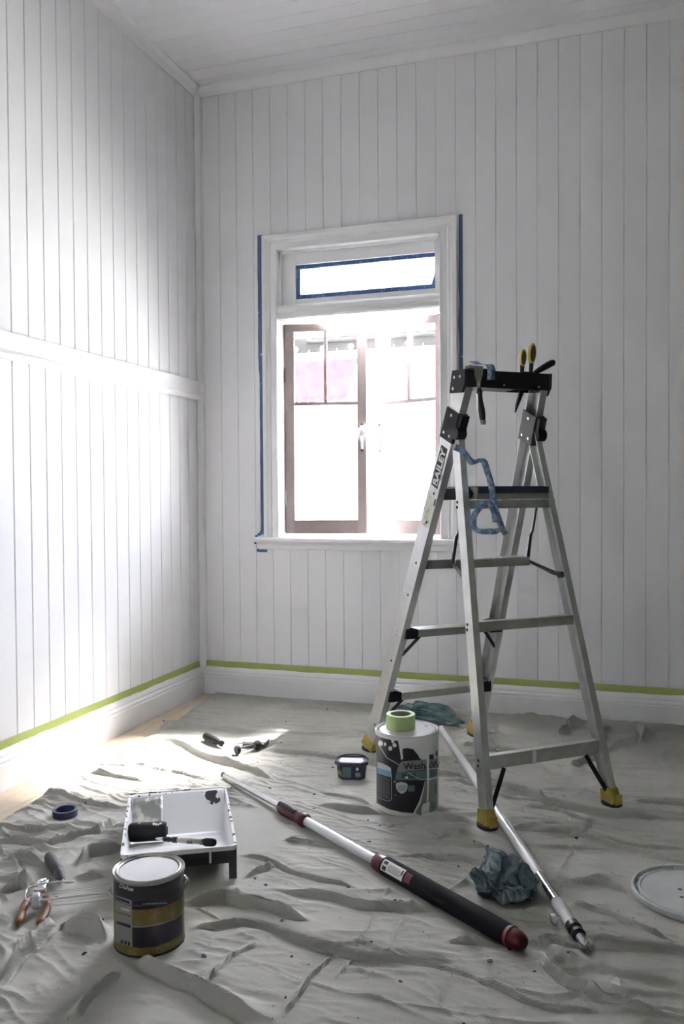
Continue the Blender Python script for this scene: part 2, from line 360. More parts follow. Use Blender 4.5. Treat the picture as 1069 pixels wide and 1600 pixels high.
b_left = board_mesh(SL, H, c=0.0042, d=0.0055, gp=0.0008)
for k in range(-55, 16):
    y = -1.53 + k * SL
    if y + SL > 0: continue
    o = link('board', b_left, wall_left, (0, y, 0)); o.rotation_euler = (0, 0, PI / 2)
    # rotated so that the face looks to +x
SC = 0.10426
bc = board_mesh(SC, XR, m='ceil')
for k in range(-59, 9):
    y = -0.8346 + k * SC
    if y > -0.01: continue
    o = link('board', bc, ceiling)
    # local x -> -y world, local y (depth) -> +z, local z (length) -> +x
    o.matrix_world = Matrix(((0, 0, 1, 0), (1, 0, 0, y), (0, 1, 0, H), (0, 0, 0, 1)))
# corner bead
structure('trim_corner', MB().prism([(0, 0), (0.028, 0), (0.030, -0.006), (0.026, -0.014), (0.014, -0.026), (0.006, -0.030), (0, -0.028)], 0.15, H - 0.03), 'trim', smooth=30)
# cornices: profile (depth from wall, height)
corn = [(0, H - 0.045), (0.006, H - 0.045), (0.010, H - 0.036), (0.012, H - 0.034), (0.020, H - 0.022), (0.030, H - 0.014), (0.038, H - 0.011), (0.044, H - 0.008), (0.046, H), (0, H)]
def run_y(poly, y0, y1):   # poly (x,z) along y
    return MB().loft([[(x, y, z) for x, z in poly] for y in (y0, y1)])
def run_x(poly, x0, x1):   # poly (depth,z) along x on the back wall
    return MB().loft([[(x, -d, z) for d, z in poly] for x in (x0, x1)])
structure('trim_cornice_left', run_y(corn, YF, -0.001), 'trim', smooth=25)
structure('trim_cornice_back', run_x(corn, 0.001, XR), 'trim', smooth=25)
base = [(0, 0), (0.0256, 0), (0.0256, 0.096), (0.0240, 0.099), (0.0195, 0.100), (0.0195, 0.104), (0.0215, 0.107), (0.021, 0.113), (0.016, 0.119), (0.0135, 0.121), (0.0135, 0.125), (0.0145, 0.128), (0.013, 0.134), (0.008, 0.142), (0.004, 0.147), (0, 0.147)]
structure('baseboard_left', run_y(base, YF, -0.001), 'trim', smooth=25)
structure('baseboard_back', run_x(base, 0.001, XR), 'trim', smooth=25)
rail = [(0, 1.623), (0.020, 1.623), (0.030, 1.628), (0.034, 1.640), (0.031, 1.650), (0.025, 1.655), (0.022, 1.665), (0.022, 1.700), (0.026, 1.712), (0.028, 1.722), (0.024, 1.727), (0, 1.727)]
structure('trim_rail', run_y(rail, YF, -0.0305), 'trim', smooth=25)
# green masking tape above the baseboards, paint-ragged along its lower edge
def green(L, f, name, lab):
    n = int(L / 0.012); vs = []; fs = []
    for i in range(n + 1):
        s = L * i / n
        lo = 0.149 + 0.006 * (noise.noise(Vector((s * 9, 3.1, 0)))) + 0.0035 * noise.noise(Vector((s * 60, 1, 0))); hi = 0.1815 + 0.0012 * noise.noise(Vector((s * 4, 7, 0)))
        vs += [f(s, lo, 0.0002), f(s, hi, 0.0002), f(s, hi, 0.0009), f(s, lo, 0.0009)]
    for i in range(n):
        for k in range(4): fs.append((4 * i + k, 4 * i + (k + 1) % 4, 4 * i + 4 + (k + 1) % 4, 4 * i + 4 + k))
    fs += [(0, 1, 2, 3), (4 * n + 3, 4 * n + 2, 4 * n + 1, 4 * n)]
    return tag(MB().add(vs, fs).build(name, 'green_tape'), lab, 'masking tape')
green(6.9, lambda s, z, d: (d, -0.0005 - s, z), 'masking_tape', 'long green masking tape strip above the left baseboard')
green(4.1, lambda s, z, d: (0.0015 + s, -d, z), 'masking_tape', 'long green masking tape strip above the baseboard of the window wall')

# ------------------------------------------------------------------ window
win = thing('window_1', None, None, (0, 0, 0)); win['kind'] = 'structure'
ix0, ix1, iz0, iz1 = 0.475, 1.357, 0.872, 2.405
ox0, ox1, oz1 = 0.383, 1.452, 2.488
# casing moulding: distance from inner edge -> thickness
cp = [(0, 0.0), (0, 0.016), (0.006, 0.019), (0.012, 0.016), (0.040, 0.014), (0.044, 0.018), (0.050, 0.020), (0.054, 0.018), (0.066, 0.024), (0.071, 0.027), (0.088, 0.028), (0.092, 0.024), (0.092, 0.0)]
q = MB()
sec = []
for (x, z, dx, dz) in ((ix0, iz0, -1, 0), (ix0, iz1, -1, 1 * 0.9), (ix1, iz1, 1, 0.9), (ix1, iz0, 1, 0)):
    sec.append([(x + dx * a * (0.082 / 0.092 if dx < 0 else 0.090 / 0.092), -th, z + dz * a) for a, th in cp])
q.loft(sec); q.build('casing', 'trim', win, smooth=25)
j = MB()
j.box(0.452, ix0, 0.0, 0.13, 0.85, 2.43); j.box(ix1, 1.379, 0.0, 0.13, 0.85, 2.43); j.box(ix0, ix1, 0.0, 0.13, iz1, 2.43)
j.build('jamb', 'trim', win)
M['weathered'] = mat('weathered_sill', (0.12, 0.115, 0.11), 0.9, spec=0.0)
# small stop beads inside the jamb
sb = MB(); sb.box(ix0, ix0 + 0.012, 0.02, 0.04, 2.12, iz1); sb.box(ix0, ix1, 0.02, 0.04, iz1 - 0.012, iz1); sb.box(ix1 - 0.012, ix1, 0.02, 0.04, 2.12, iz1); sb.build('stop_bead', 'trim', win)
tb = [(0.12, 2.036), (0.02, 2.036), (-0.004, 2.040), (-0.008, 2.050), (-0.004, 2.058), (-0.004, 2.072), (-0.012, 2.080), (-0.014, 2.095), (-0.008, 2.104), (0.004, 2.112), (0.02, 2.118), (0.12, 2.118)]
MB().loft([[(x, y, z) for y, z in tb] for x in (ix0, ix1)]).build('transom_bar', 'trim', win, smooth=25)
# stool with rounded nose and apron
st = [(0.02, 0.872), (-0.050, 0.872), (-0.058, 0.868), (-0.061, 0.860), (-0.058, 0.850), (-0.050, 0.845), (-0.030, 0.843), (-0.022, 0.835), (-0.020, 0.812), (-0.014, 0.806), (0, 0.806), (0, 0.85), (0.02, 0.85)]
MB().loft([[(x, y, z) for y, z in st] for x in (0.350, 1.485)]).build('window_stool', 'trim', win, smooth=25)
sl = MB(); sl.loft([[(x, y, z) for y, z in ((0.0, 0.872), (0.02, 0.872), (0.19, 0.845), (0.19, 0.80), (0.13, 0.80), (0.0, 0.85))] for x in (ix0 - 0.02, ix1 + 0.02)]); sl.build('outer_sill', 'weathered', win)
# transom sash (hopper) with frosted pane
fx0, fx1, fz0, fz1, gx0, gx1, gz0, gz1 = 0.478, 1.356, 2.119, 2.404, 0.562, 1.322, 2.150, 2.334
h = MB(); y0, y1 = 0.045, 0.082
h.box(fx0, gx0, y0, y1, fz0, fz1); h.box(gx1, fx1, y0, y1, fz0, fz1); h.box(gx0, gx1, y0, y1, fz0, gz0); h.box(gx0, gx1, y0, y1, gz1, fz1)
hop = h.build('transom_sash', 'trim', win, bevel=0.002)
MB().box(gx0 - 0.004, gx1 + 0.004, 0.056, 0.060, gz0 - 0.004, gz1 + 0.004).build('glass_pane', 'frost', hop)
# blue tape round the frosted pane
yt = 0.0552
for (a, b_, c, d, e) in ((gx0, gx1, gz1 - 0.023, gz1 - 0.001, 0), (gx0, gx1, gz0 + 0.000, gz0 + 0.024, 0), (gx0, gx0 + 0.024, gz0, gz1 - 0.002, 1)):
    n = 24; vs = []; fs = []
    for i in range(n + 1):
        s = i / n; w = 0.0025 * noise.noise(Vector((s * 9, a * 7 + c, e)))
        if e: z = c + (d - c) * s; vs += [(a, yt, z), (b_ + w, yt, z)]
        else: x = a + (b_ - a) * s; vs += [(x, yt, c + w), (x, yt, d)]
    fs = [(2 * i, 2 * i + 1, 2 * i + 3, 2 * i + 2) for i in range(n)]
    me = bpy.data.meshes.new('blue_tape'); me.from_pydata(vs, [], fs); me.materials.append(M['blue_tape']); o = link('blue_tape', me, hop); o.modifiers.new('s', 'SOLIDIFY').thickness = 0.0006
o = MB().prism([(gx1, gz0), (gx1 - 0.018, gz0), (gx1 - 0.018, gz0 + 0.032), (gx1 - 0.008, gz0 + 0.06), (gx1 - 0.003, gz0 + 0.085), (gx1, gz0 + 0.08)], -0.0552, -0.0545, Matrix(((1, 0, 0, 0), (0, 0, -1, 0), (0, 1, 0, 0), (0, 0, 0, 1)))).build('blue_tape', 'blue_tape', hop)
# casements
def casement(hx, sgn, ang, w, z0, z1):
    e = bpy.data.objects.new('casement_sash', None); C.objects.link(e); e.parent = win; e.location = (hx, 0.082, 0)
    e.rotation_euler = (0, 0, ang * sgn); X = lambda a: sgn * a
    def bx(mb, a0, a1, d0, d1, c0, c1): mb.box(min(X(a0), X(a1)), max(X(a0), X(a1)), d0, d1, c0, c1)
    s = 0.050; D = 0.036; zb = z0 + 0.075; zt = z1 - 0.042
    f = MB(); bx(f, 0, s, 0, D, z0, z1); bx(f, w - s, w, 0, D, z0, z1); bx(f, s, w - s, 0, D, z0, zb); bx(f, s, w - s, 0, D, zt, z1)
    f.build('sash_frame', 'sash', e, bevel=0.0015)
    zm = z1 - 0.435; mid = w / 2
    g = MB(); bx(g, s, w - s, 0.002, D - 0.002, zm - 0.009, zm + 0.009); bx(g, mid - 0.008, mid + 0.008, 0.002, D - 0.002, zm, zt); g.build('glazing_bar', 'sash', e)
    for (a0, a1, c0, c1) in ((s - .004, w - s + .004, zb - .004, zm - 0.004), (s - .004, mid - 0.006, zm + 0.004, zt + .004), (mid + 0.006, w - s + .004, zm + 0.004, zt + .004)):
        p = MB(); bx(p, a0, a1, 0.016, 0.019, c0, c1); p.build('glass_pane', 'glass', e)
    # latch plate and hook on the meeting stile
    l = MB(); a = w - 0.025
    bx(l, a - 0.008, a + 0.008, -0.004, 0, 1.345, 1.475)
    l.tube([(X(a), -0.006, 1.47), (X(a), -0.022, 1.455), (X(a + 0.004), -0.024, 1.40), (X(a), -0.022, 1.365), (X(a), -0.006, 1.35)], 0.0045, 8)
    l.build('latch', 'white_plastic', e, smooth=40)
    for z in (1.478, 1.336): MB().lathe([(0.0062, 0), (0.0062, 0.003), (0.003, 0.005)], 12, Matrix.Translation((X(a), -0.0005, z)) @ Matrix.Rotation(PI / 2, 4, 'X')).build('screw', 'dark', e)
    for z in (z0 + 0.2, z1 - 0.28):
        k = MB(); bx(k, -0.001, 0.004, -0.006, 0.0, z - 0.04, z + 0.04); k.build('hinge', 'dark' if z > 1.5 and sgn > 0 else 'trim', e)
    return e
casement(0.480, 1, math.radians(13), 0.445, 0.885, 2.030)
casement(1.354, -1, math.radians(24), 0.450, 0.885, 2.030)
# plastic wrap tied round both latches
o = ribbon('latch_wrap', smoothpath([(0.872, 0.165, 1.425), (0.895, 0.150, 1.44), (0.925, 0.17, 1.43), (0.95, 0.20, 1.415)], 5), (0, 0.1, 1), 0.055, 'white_plastic', None, 0.003)
tag(o, 'scrap of pale plastic film wrapped between the two casement latches', 'film')

# blue tape beside the casing and around the stool end
def wall_tape(pts, wf, lab, m='blue_tape_dark', cat='masking tape'):
    vs = []; fs = []; P = smoothpath(pts, 14)
    for i, p in enumerate(P):
        a, b_ = wf(p, i / (len(P) - 1)); vs += [(*a,), (*b_,)]
    fs = [(2 * i, 2 * i + 1, 2 * i + 3, 2 * i + 2) for i in range(len(P) - 1)]
    me = bpy.data.meshes.new('blue_tape'); me.from_pydata(vs, [], fs); me.materials.append(M[m]); o = link('blue_tape', me); s_ = o.modifiers.new('s', 'SOLIDIFY'); s_.thickness = 0.0008
    return tag(o, lab, cat)
def wfL(p, s):
    w = 0.032 if p.z > 1.75 else 0.026; n = 0.003 * noise.noise(Vector((p.z * 12, 0, 0)))
    x1 = 0.392; return (x1 - w + n, -0.0012, p.z), (x1 - 0.0005, -0.0012, p.z)
wall_tape([(0.37, 0, z) for z in (0.90, 1.2, 1.6, 2.0, 2.3, 2.498)], wfL, 'blue masking tape strip along the left edge of the window casing')
def wfR(p, s):
    n = 0.004 * noise.noise(Vector((p.z * 9, 5, 0))); x = 1.4510
    return (x + 0.002 + n, -0.0012, p.z), (x + 0.022, -0.0012, p.z)
wall_tape([(1.46, 0, z) for z in (0.885, 1.2, 1.6, 2.0, 2.3, 2.494)], wfR, 'blue masking tape strip along the right edge of the window casing')
def bits(name, rects, lab):
    mb = MB()
    for (x0, x1, z0, z1) in rects: mb.box(x0, x1, -0.0016, -0.0004, z0, z1)
    return tag(mb.build(name, 'blue_tape'), lab, 'masking tape')
bits('blue_tape', [(0.358, 0.384, 0.884, 0.902), (0.346, 0.366, 0.878, 0.892), (0.333, 0.3465, 0.866, 0.882), (0.331, 0.340, 0.846, 0.868), (0.326, 0.3495, 0.832, 0.848), (0.339, 0.3495, 0.812, 0.832), (0.341, 0.352, 0.790, 0.812), (0.352, 0.402, 0.789, 0.803)], 'torn blue tape bits around the left end of the window stool')

# ------------------------------------------------------------------ outside
M['grass'] = mat('pale_ground', (0.18, 0.18, 0.175), 0.9, var=0.15, vscale=1)
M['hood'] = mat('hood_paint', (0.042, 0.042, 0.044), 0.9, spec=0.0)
M['redroof'] = mat('red_roof', (0.12, 0.018, 0.0225), 0.9, var=0.12, vscale=6, spec=0.0)
M['pale_wall'] = mat('pale_neighbour', (0.4, 0.4, 0.4), 0.8)
M['leaf'] = mat('leaf', (0.10, 0.12, 0.10), 0.7, var=0.3, vscale=8)
m_ = bpy.data.materials.new('hood_sheet'); m_.use_nodes = True; t_ = m_.node_tree; t_.nodes.clear(); M['hood_sheet'] = m_
_o = t_.nodes.new('ShaderNodeOutputMaterial'); _t = t_.nodes.new('ShaderNodeBsdfTranslucent'); _p = t_.nodes.new('ShaderNodeBsdfTransparent'); _x = t_.nodes.new('ShaderNodeMixShader')
_t.inputs[0].default_value = (0.28, 0.28, 0.28, 1); _p.inputs[0].default_value = (0.9, 0.9, 0.9, 1); _x.inputs[0].default_value = 0.5
t_.links.new(_p.outputs[0], _x.inputs[1]); t_.links.new(_t.outputs[0], _x.inputs[2]); t_.links.new(_x.outputs[0], _o.inputs[0])
structure('ground', MB().box(-30, 30, 0.3, 60, -0.75, -0.7).box(-30, 30, -40, YF - 0.3, -0.75, -0.7), 'grass')
hood = thing('window_hood', 'grey window hood with scalloped fringe outside above the casements', 'awning', (0, 0.12, 0))
hb = MB(); hb.loft([[(x, y, z) for y, z in ((0.0, 2.52), (0.40, 2.015), (0.40, 2.03), (0.0, 2.54))] for x in (0.10, 1.75)]); hb.build('hood_roof', M['hood_sheet'], hood)
MB().tube([(0.462, 0.375, 2.003), (1.75, 0.375, 2.003)], 0.010, 10).build('hood_rail', 'hood', hood, smooth=40)
for x_ in (0.27, 1.60):   # unseen panels added beside the hood to block skylight from the sashes
    MB().loft([[(x, y, z) for y, z in ((0.016, 0.95), (0.40, 1.25), (0.40, 2.01), (0.016, 2.50))] for x in (x_, x_ + 0.018)]).build('side_baffle', 'baffle_dark', hood)
# fringe with a hole per scallop
bm = bmesh.new(); pitch = 0.173
fb = MB()
for i in range(8):
    cx = 0.12 + pitch * (i + 0.5); hw = pitch / 2; zt = 2.028; R = 0.017; cz = 1.962
    outer = []
    N = 24
    for k in range(N):
        a = 2 * PI * k / N; dx, dz = math.cos(a), math.sin(a)
        zb = lambda x: 1.940 + 0.013 * (x / hw) ** 2
        tt = min([hw / abs(dx) if abs(dx) > 1e-6 else 9, (zt - cz) / dz if dz > 1e-6 else 9])
        if dz < 0: tt = min(tt, (cz - zb(0)) / -dz * (1 if abs(dx) < 0.3 else 1)) if abs(dx) < 0.97 else tt
        outer.append((dx * tt, dz * tt))
    ins = [(R * math.cos(2 * PI * k / N), R * math.sin(2 * PI * k / N)) for k in range(N)]
    for y in (0,):
        vs = [(cx + x, 0.385, cz + z) for x, z in outer] + [(cx + x, 0.385, cz + z) for x, z in ins] + [(cx + x, 0.391, cz + z) for x, z in outer] + [(cx + x, 0.391, cz + z) for x, z in ins]
        fs = []
        for k in range(N):
            l = (k + 1) % N
            fs += [(k, l, N + l, N + k), (2 * N + k, 3 * N + k, 3 * N + l, 2 * N + l), (k, 2 * N + k, 2 * N + l, l), (N + k, N + l, 3 * N + l, 3 * N + k)]
        fb.add(vs, fs)
fb.build('fringe', 'hood', hood)
nb = thing('neighbour_house', 'pale neighbouring house with a red awning seen through the left casement', 'building', (-2.8, 9.5, -0.7))
MB().box(-3.0, 0.9, 0.6, 4, 0, 3.4).build('house_wall', 'pale_wall', nb)
aw = MB(); aw.loft([[(x, y, z) for x, y in ((-1.2, y0_), (x1_, y0_), (x1_, y0_ + 0.05), (-1.2, y0_ + 0.05))] for z, y0_, x1_ in ((3.41, 0.0, 0.63), (3.72, 0.06, 0.68), (4.09, 0.13, 0.80))]); aw.build('awning', 'redroof', nb)
wv = MB()
for k in range(11): wv.box(-1.2 + k * 0.165, -1.07 + k * 0.165, -0.01, 0.0, 3.36, 3.42)
wv.build('awning_fringe', 'redroof', nb)

# ================================================================== DROP CLOTH
FOLDS=[
 ([(0.242,-0.909),(0.486,-1.030),(0.765,-1.180),(0.961,-1.253)],0.028,0.016),
 ([(0.381,-0.708),(0.627,-0.677),(0.871,-0.657),(1.087,-0.571)],0.045,0.014),
 ([(0.720,-0.922),(0.946,-0.936),(1.149,-0.954),(1.327,-1.009),(1.582,-0.995),(1.833,-1.032)],0.02,0.014),
 ([(1.215,-1.453),(1.312,-1.460),(1.452,-1.466),(1.649,-1.453),(1.885,-1.470),(2.146,-1.485),(2.406,-1.489)],0.016,0.016),
 ([(1.595,-1.060),(1.819,-1.107),(1.988,-1.215),(2.140,-1.249),(2.425,-1.209)],0.018,0.018),
 ([(1.179,-1.317),(1.333,-1.378),(1.415,-1.416)],0.014,0.009),
 ([(0.991,-1.661),(1.132,-1.664),(1.239,-1.647)],0.016,0.016),
 ([(1.047,-1.772),(1.185,-1.792),(1.333,-1.786),(1.454,-1.773)],0.012,0.013),
 ([(1.056,-1.726),(1.134,-1.724),(1.211,-1.721)],0.008,0.007),
 ([(1.543,-1.803),(1.732,-1.768),(1.885,-1.783),(2.032,-1.805),(2.205,-1.812),(2.384,-1.814)],0.012,0.012),
 ([(1.316,-2.107),(1.482,-2.102),(1.628,-2.114),(1.773,-2.069),(1.891,-2.074)],0.014,0.014),
 ([(0.342,-2.042),(0.540,-2.016),(0.612,-1.916),(0.618,-1.776)],0.02,0.02),
 ([(0.452,-2.173),(0.591,-2.175),(0.732,-2.187),(0.840,-2.141)],0.02,0.018),
 ([(0.618,-2.370),(0.652,-2.282),(0.672,-2.193),(0.682,-2.069),(0.741,-1.969)],0.02,0.025),
 ([(1.928,-1.484),(2.087,-1.488),(2.241,-1.525),(2.400,-1.570)],0.014,0.014),
 ([(1.804,-2.225),(1.912,-2.216),(2.045,-2.180),(2.192,-2.152),(2.366,-2.086)],0.014,0.018),
 ([(1.970,-2.191),(2.052,-2.269),(2.127,-2.340),(2.208,-2.384),(2.309,-2.386)],0.014,0.014),
 ([(0.893,-2.699),(0.870,-2.583),(0.866,-2.493),(0.865,-2.428)],0.018,0.03),
 ([(0.853,-2.425),(0.966,-2.436),(1.089,-2.485),(1.232,-2.553),(1.375,-2.610),(1.495,-2.642)],0.03,0.026),
 ([(1.136,-2.755),(1.121,-2.665),(1.127,-2.586)],0.02,0.012),
 ([(1.114,-2.246),(1.200,-2.189),(1.334,-2.195),(1.433,-2.217)],0.02,0.022),
 ([(1.166,-2.341),(1.304,-2.291),(1.436,-2.315),(1.628,-2.346),(1.752,-2.341)],0.016,0.014),
 ([(1.627,-2.340),(1.766,-2.337),(1.935,-2.372),(2.078,-2.413),(2.183,-2.426)],0.01,0.009),
 ([(1.573,-2.272),(1.715,-2.318),(1.836,-2.309)],0.008,0.006),
 ([(2.497,-0.147),(2.305,-0.287),(2.123,-0.598),(2.009,-0.841)],0.02,0.02),
 ([(2.197,-0.129),(2.142,-0.274),(2.081,-0.492),(2.049,-0.664)],0.022,0.022),
 ([(2.006,-0.048),(1.970,-0.197),(1.949,-0.394)],0.025,0.03),
 ([(2.310,-0.095),(2.335,-0.196),(2.316,-0.402)],0.025,0.03),
 ([(1.904,-1.260),(2.036,-1.281),(2.203,-1.373)],0.01,0.009),
 ([(2.266,-1.105),(2.434,-1.079)],0.012,0.01),
 ([(0.783,-1.438),(1.006,-1.536)],0.01,0.006),
 ([(0.303,-1.237),(0.507,-1.283),(0.735,-1.345)],0.012,0.009),
 ([(0.269,-1.410),(0.488,-1.442)],0.012,0.009),
 ([(0.189,-1.654),(0.412,-1.699),(0.569,-1.701)],0.014,0.012),
 ([(0.278,-1.965),(0.410,-1.941),(0.542,-1.884)],0.012,0.012),
 ([(0.076,-0.697),(0.163,-0.740),(0.221,-0.722),(0.300,-0.732)],0.03,0.035),
 ([(1.137,-1.929),(1.223,-1.934),(1.356,-2.015),(1.529,-2.022)],0.012,0.009),
 ([(1.182,-2.069),(1.221,-2.023),(1.255,-1.960)],0.015,0.012),
 ([(1.087,-0.571),(1.250,-0.724)],0.02,0.01),
 ([(1.323,-2.602),(1.337,-2.437),(1.372,-2.366)],0.01,0.006),
 ([(1.520,-2.634),(1.535,-2.485),(1.567,-2.305)],0.008,0.006),
 ([(1.592,-2.517),(1.603,-2.263),(1.642,-1.884)],0.005,0.004),
 ([(1.662,-2.458),(1.686,-2.205),(1.721,-1.902)],0.005,0.0035),
 ([(0.708,-2.477),(0.733,-2.435),(0.786,-2.401),(0.871,-2.410)],0.016,0.014),
 ([(1.694,-2.101),(1.770,-1.966),(1.828,-1.889)],0.01,0.006),
 ([(2.353,-2.266),(2.234,-2.265),(2.122,-2.234),(2.048,-2.214)],0.012,0.01),
 ([(1.478,-0.454),(1.598,-0.801),(1.663,-1.098)],0.006,0.005),
 ([(1.613,-0.190),(1.712,-0.584),(1.746,-0.922)],0.006,0.005),
 ([(0.173,-0.232),(0.530,-0.126),(0.948,-0.112)],0.012,0.006),
 ([(0.382,-0.436),(0.455,-0.120)],0.01,0.006),
 ([(1.486,-1.593),(1.554,-1.517),(1.705,-1.631)],0.01,0.006),
 ([(2.076,-1.946),(2.190,-1.981),(2.326,-2.053)],0.01,0.007),
]

EDGE = [(0.083, -0.03), (0.090, -0.10), (0.127, -0.356), (0.186, -0.629), (0.168, -0.72), (0.178, -0.845), (0.203, -1.499), (0.211, -1.715), (0.225, -1.95), (0.26, -2.6), (0.28, -3.6)]
FLAT = [(1.1117, -2.424, 0.088), (1.5083, -1.3566, 0.111), (1.225, -1.15, 0.05), (0.411, -1.80, 0.04), (2.41, -1.79, 0.16), (1.03, -1.75, 0.16), (0.93, -1.90, 0.17), (1.05, -2.05, 0.13), (0.9, -2.15, 0.08), (0.66, -2.19, 0.06), (0.72, -2.25, 0.05), (0.73, -2.36, 0.07), (0.79, -2.42, 0.05), (0.85, -2.33, 0.04), (0.93, -2.29, 0.04), (0.53, -0.91, 0.04), (0.71, -0.95, 0.06), (0.71, -0.87, 0.05), (1.925, -1.94, 0.06),
        (1.798, -1.486, 0.03), (2.176, -1.145, 0.03), (1.212, -0.764, 0.03), (1.62, -0.432, 0.03)]
def cloth_h(X, Y):
    wx_ = X + 0.035 * (fbm(X * 5, Y * 5, 3) - 0.5) * 2; wy_ = Y + 0.035 * (fbm(X * 5 + 40, Y * 5 + 11, 3) - 0.5) * 2
    hgt = 0.006 + 0.006 * fbm(X * 3, Y * 3, 3)
    for i, (pts, w, h_) in enumerate(FOLDS):
        P = np.array(pts); lo = P.min(0) - 5 * w - 0.08; hi = P.max(0) + 5 * w + 0.08
        mk = (X > lo[0]) & (X < hi[0]) & (Y > lo[1]) & (Y < hi[1])
        if not mk.any(): continue
        x = wx_[mk]; y = wy_[mk]; best = np.full(x.shape, 9.0); tt = np.zeros(x.shape); sg = np.zeros(x.shape); n = len(P) - 1
        for k in range(n):
            a = P[k]; d = P[k + 1] - a; L2 = d @ d
            s = np.clip(((x - a[0]) * d[0] + (y - a[1]) * d[1]) / L2, 0, 1)
            dx = x - a[0] - s * d[0]; dy = y - a[1] - s * d[1]; r = np.hypot(dx, dy); u = r < best
            best[u] = r[u]; tt[u] = (k + s[u]) / n; sg[u] = np.sign((d[0] * dy - d[1] * dx)[u])
        ww = w * (0.6 + 0.7 * vnoise(x * 9 + i, y * 9)) * np.where(sg < 0, 0.40, 1.20) * 0.72
        env = np.clip(np.minimum(tt, 1 - tt) * 6 + 0.15, 0, 1) * (0.75 + 0.5 * vnoise(x * 6 + 3 * i, y * 6))
        g = np.exp(-(best / ww) ** 1.35) - 0.25 * np.exp(-((best - 2.1 * ww) / (1.2 * ww)) ** 2)
        hgt[mk] += h_ * (1.45 if pts[0][1] < -0.9 else 1.05) * env * g
    # fine crinkles: ridged, stretched noise in two directions, gathered in patches
    def ridged(a, fx, fy, sc, seed, pw=3):
        c, s = math.cos(a), math.sin(a); p = (wx_ * c + wy_ * s) * fx; q_ = (-wx_ * s + wy_ * c) * fy
        return (1 - np.abs(2 * fbm(p + seed, q_ + seed, 3) - 1)) ** pw * sc
    g1 = np.clip(fbm(X * 1.6 + 5, Y * 1.6, 2) * 2.4 - 0.7, 0, 1); g2 = np.clip(fbm(X * 1.9 + 25, Y * 1.9 + 8, 2) * 2.4 - 0.8, 0, 1)
    hgt += ridged(0.10, 1.8, 10, 0.0110, 3, 14) * (0.25 + g1) + ridged(-0.30, 2.2, 14, 0.0080, 50, 14) * (0.25 + g2) + ridged(1.25, 2.5, 11, 0.0050, 90, 14) * (0.1 + g1) + ridged(0.25, 4, 24, 0.0026, 130, 10) + ridged(-0.1, 7, 40, 0.0010, 170, 8)
    # the side nearest the camera on the left is bunched up more
    bunch = np.clip((1.35 - X) * 1.4, 0, 1) * np.clip((-1.7 - Y) * 2.0, 0, 1)
    hgt += bunch * (ridged(0.5, 2.6, 6.5, 0.017, 200, 9) + ridged(-0.5, 2.6, 8, 0.012, 240, 10))
    f = np.ones(X.shape)
    for (a, b_, r) in FLAT:
        d = np.hypot(X - a, Y - b_); f = np.minimum(f, np.clip((d - r * 1.02) / 0.05, 0.0, 1))
    f = f * f * (3 - 2 * f)
    for (p0, p1, r) in (((0.764, -1.298), (1.50, -1.846), 0.008), ((1.50, -1.846), (2.0, -2.214), 0.02), ((1.444, -0.433), (2.141, -2.169), 0.012)):
        d0 = np.array(p1) - np.array(p0); s_ = np.clip(((X - p0[0]) * d0[0] + (Y - p0[1]) * d0[1]) / (d0 @ d0), 0, 1)
        dd = np.hypot(X - p0[0] - s_ * d0[0], Y - p0[1] - s_ * d0[1]); k_ = np.clip((dd - r) / 0.05, 0, 1); k_ = 0.22 + 0.78 * k_ * k_ * (3 - 2 * k_)
        f = np.minimum(f, k_)
    hgt = 0.008 * (1 - f) + hgt * f
    wall = np.clip((-0.026 - Y) / 0.04, 0, 1); edge = np.clip((X - np.interp(-Y, [-e[1] for e in EDGE], [e[0] for e in EDGE])) / 0.03, 0, 1)
    return np.maximum(hgt * (0.35 + 0.65 * edge), 0.002)
NX, NY = 640, 720
yy = np.linspace(-0.03, -3.3, NY); ex = np.interp(-yy, [-e[1] for e in EDGE], [e[0] for e in EDGE]) + 0.006 * (fbm(yy * 9, yy * 0 + 3, 3) - 0.5)
sx_ = np.linspace(0, 1, NX)
X = ex[:, None] + (3.15 - ex[:, None]) * sx_[None, :]; Y = np.repeat(yy[:, None], NX, 1)
Z = cloth_h(X, Y)
co = np.stack([X, Y, Z], -1).reshape(-1, 3)
idx = np.arange(NX * NY).reshape(NY, NX)
fq = np.stack([idx[:-1, :-1], idx[1:, :-1], idx[1:, 1:], idx[:-1, 1:]], -1).reshape(-1, 4)
me = bpy.data.meshes.new('drop_cloth'); me.vertices.add(len(co)); me.vertices.foreach_set('co', co.ravel())
me.loops.add(fq.size); me.loops.foreach_set('vertex_index', fq.ravel()); me.polygons.add(len(fq)); me.polygons.foreach_set('loop_start', np.arange(0, fq.size, 4)); me.update(calc_edges=True)
me.polygons.foreach_set('use_smooth', np.ones(len(fq), bool)); me.materials.append(M['canvas'])
tag(link('drop_cloth', me), 'crumpled off-white canvas drop cloth spread over the whole floor', 'drop cloth')
def zc(x, y): return float(cloth_h(np.array([float(x)]), np.array([float(y)]))[0])
def zmax(pts): return max(zc(*p) for p in pts)

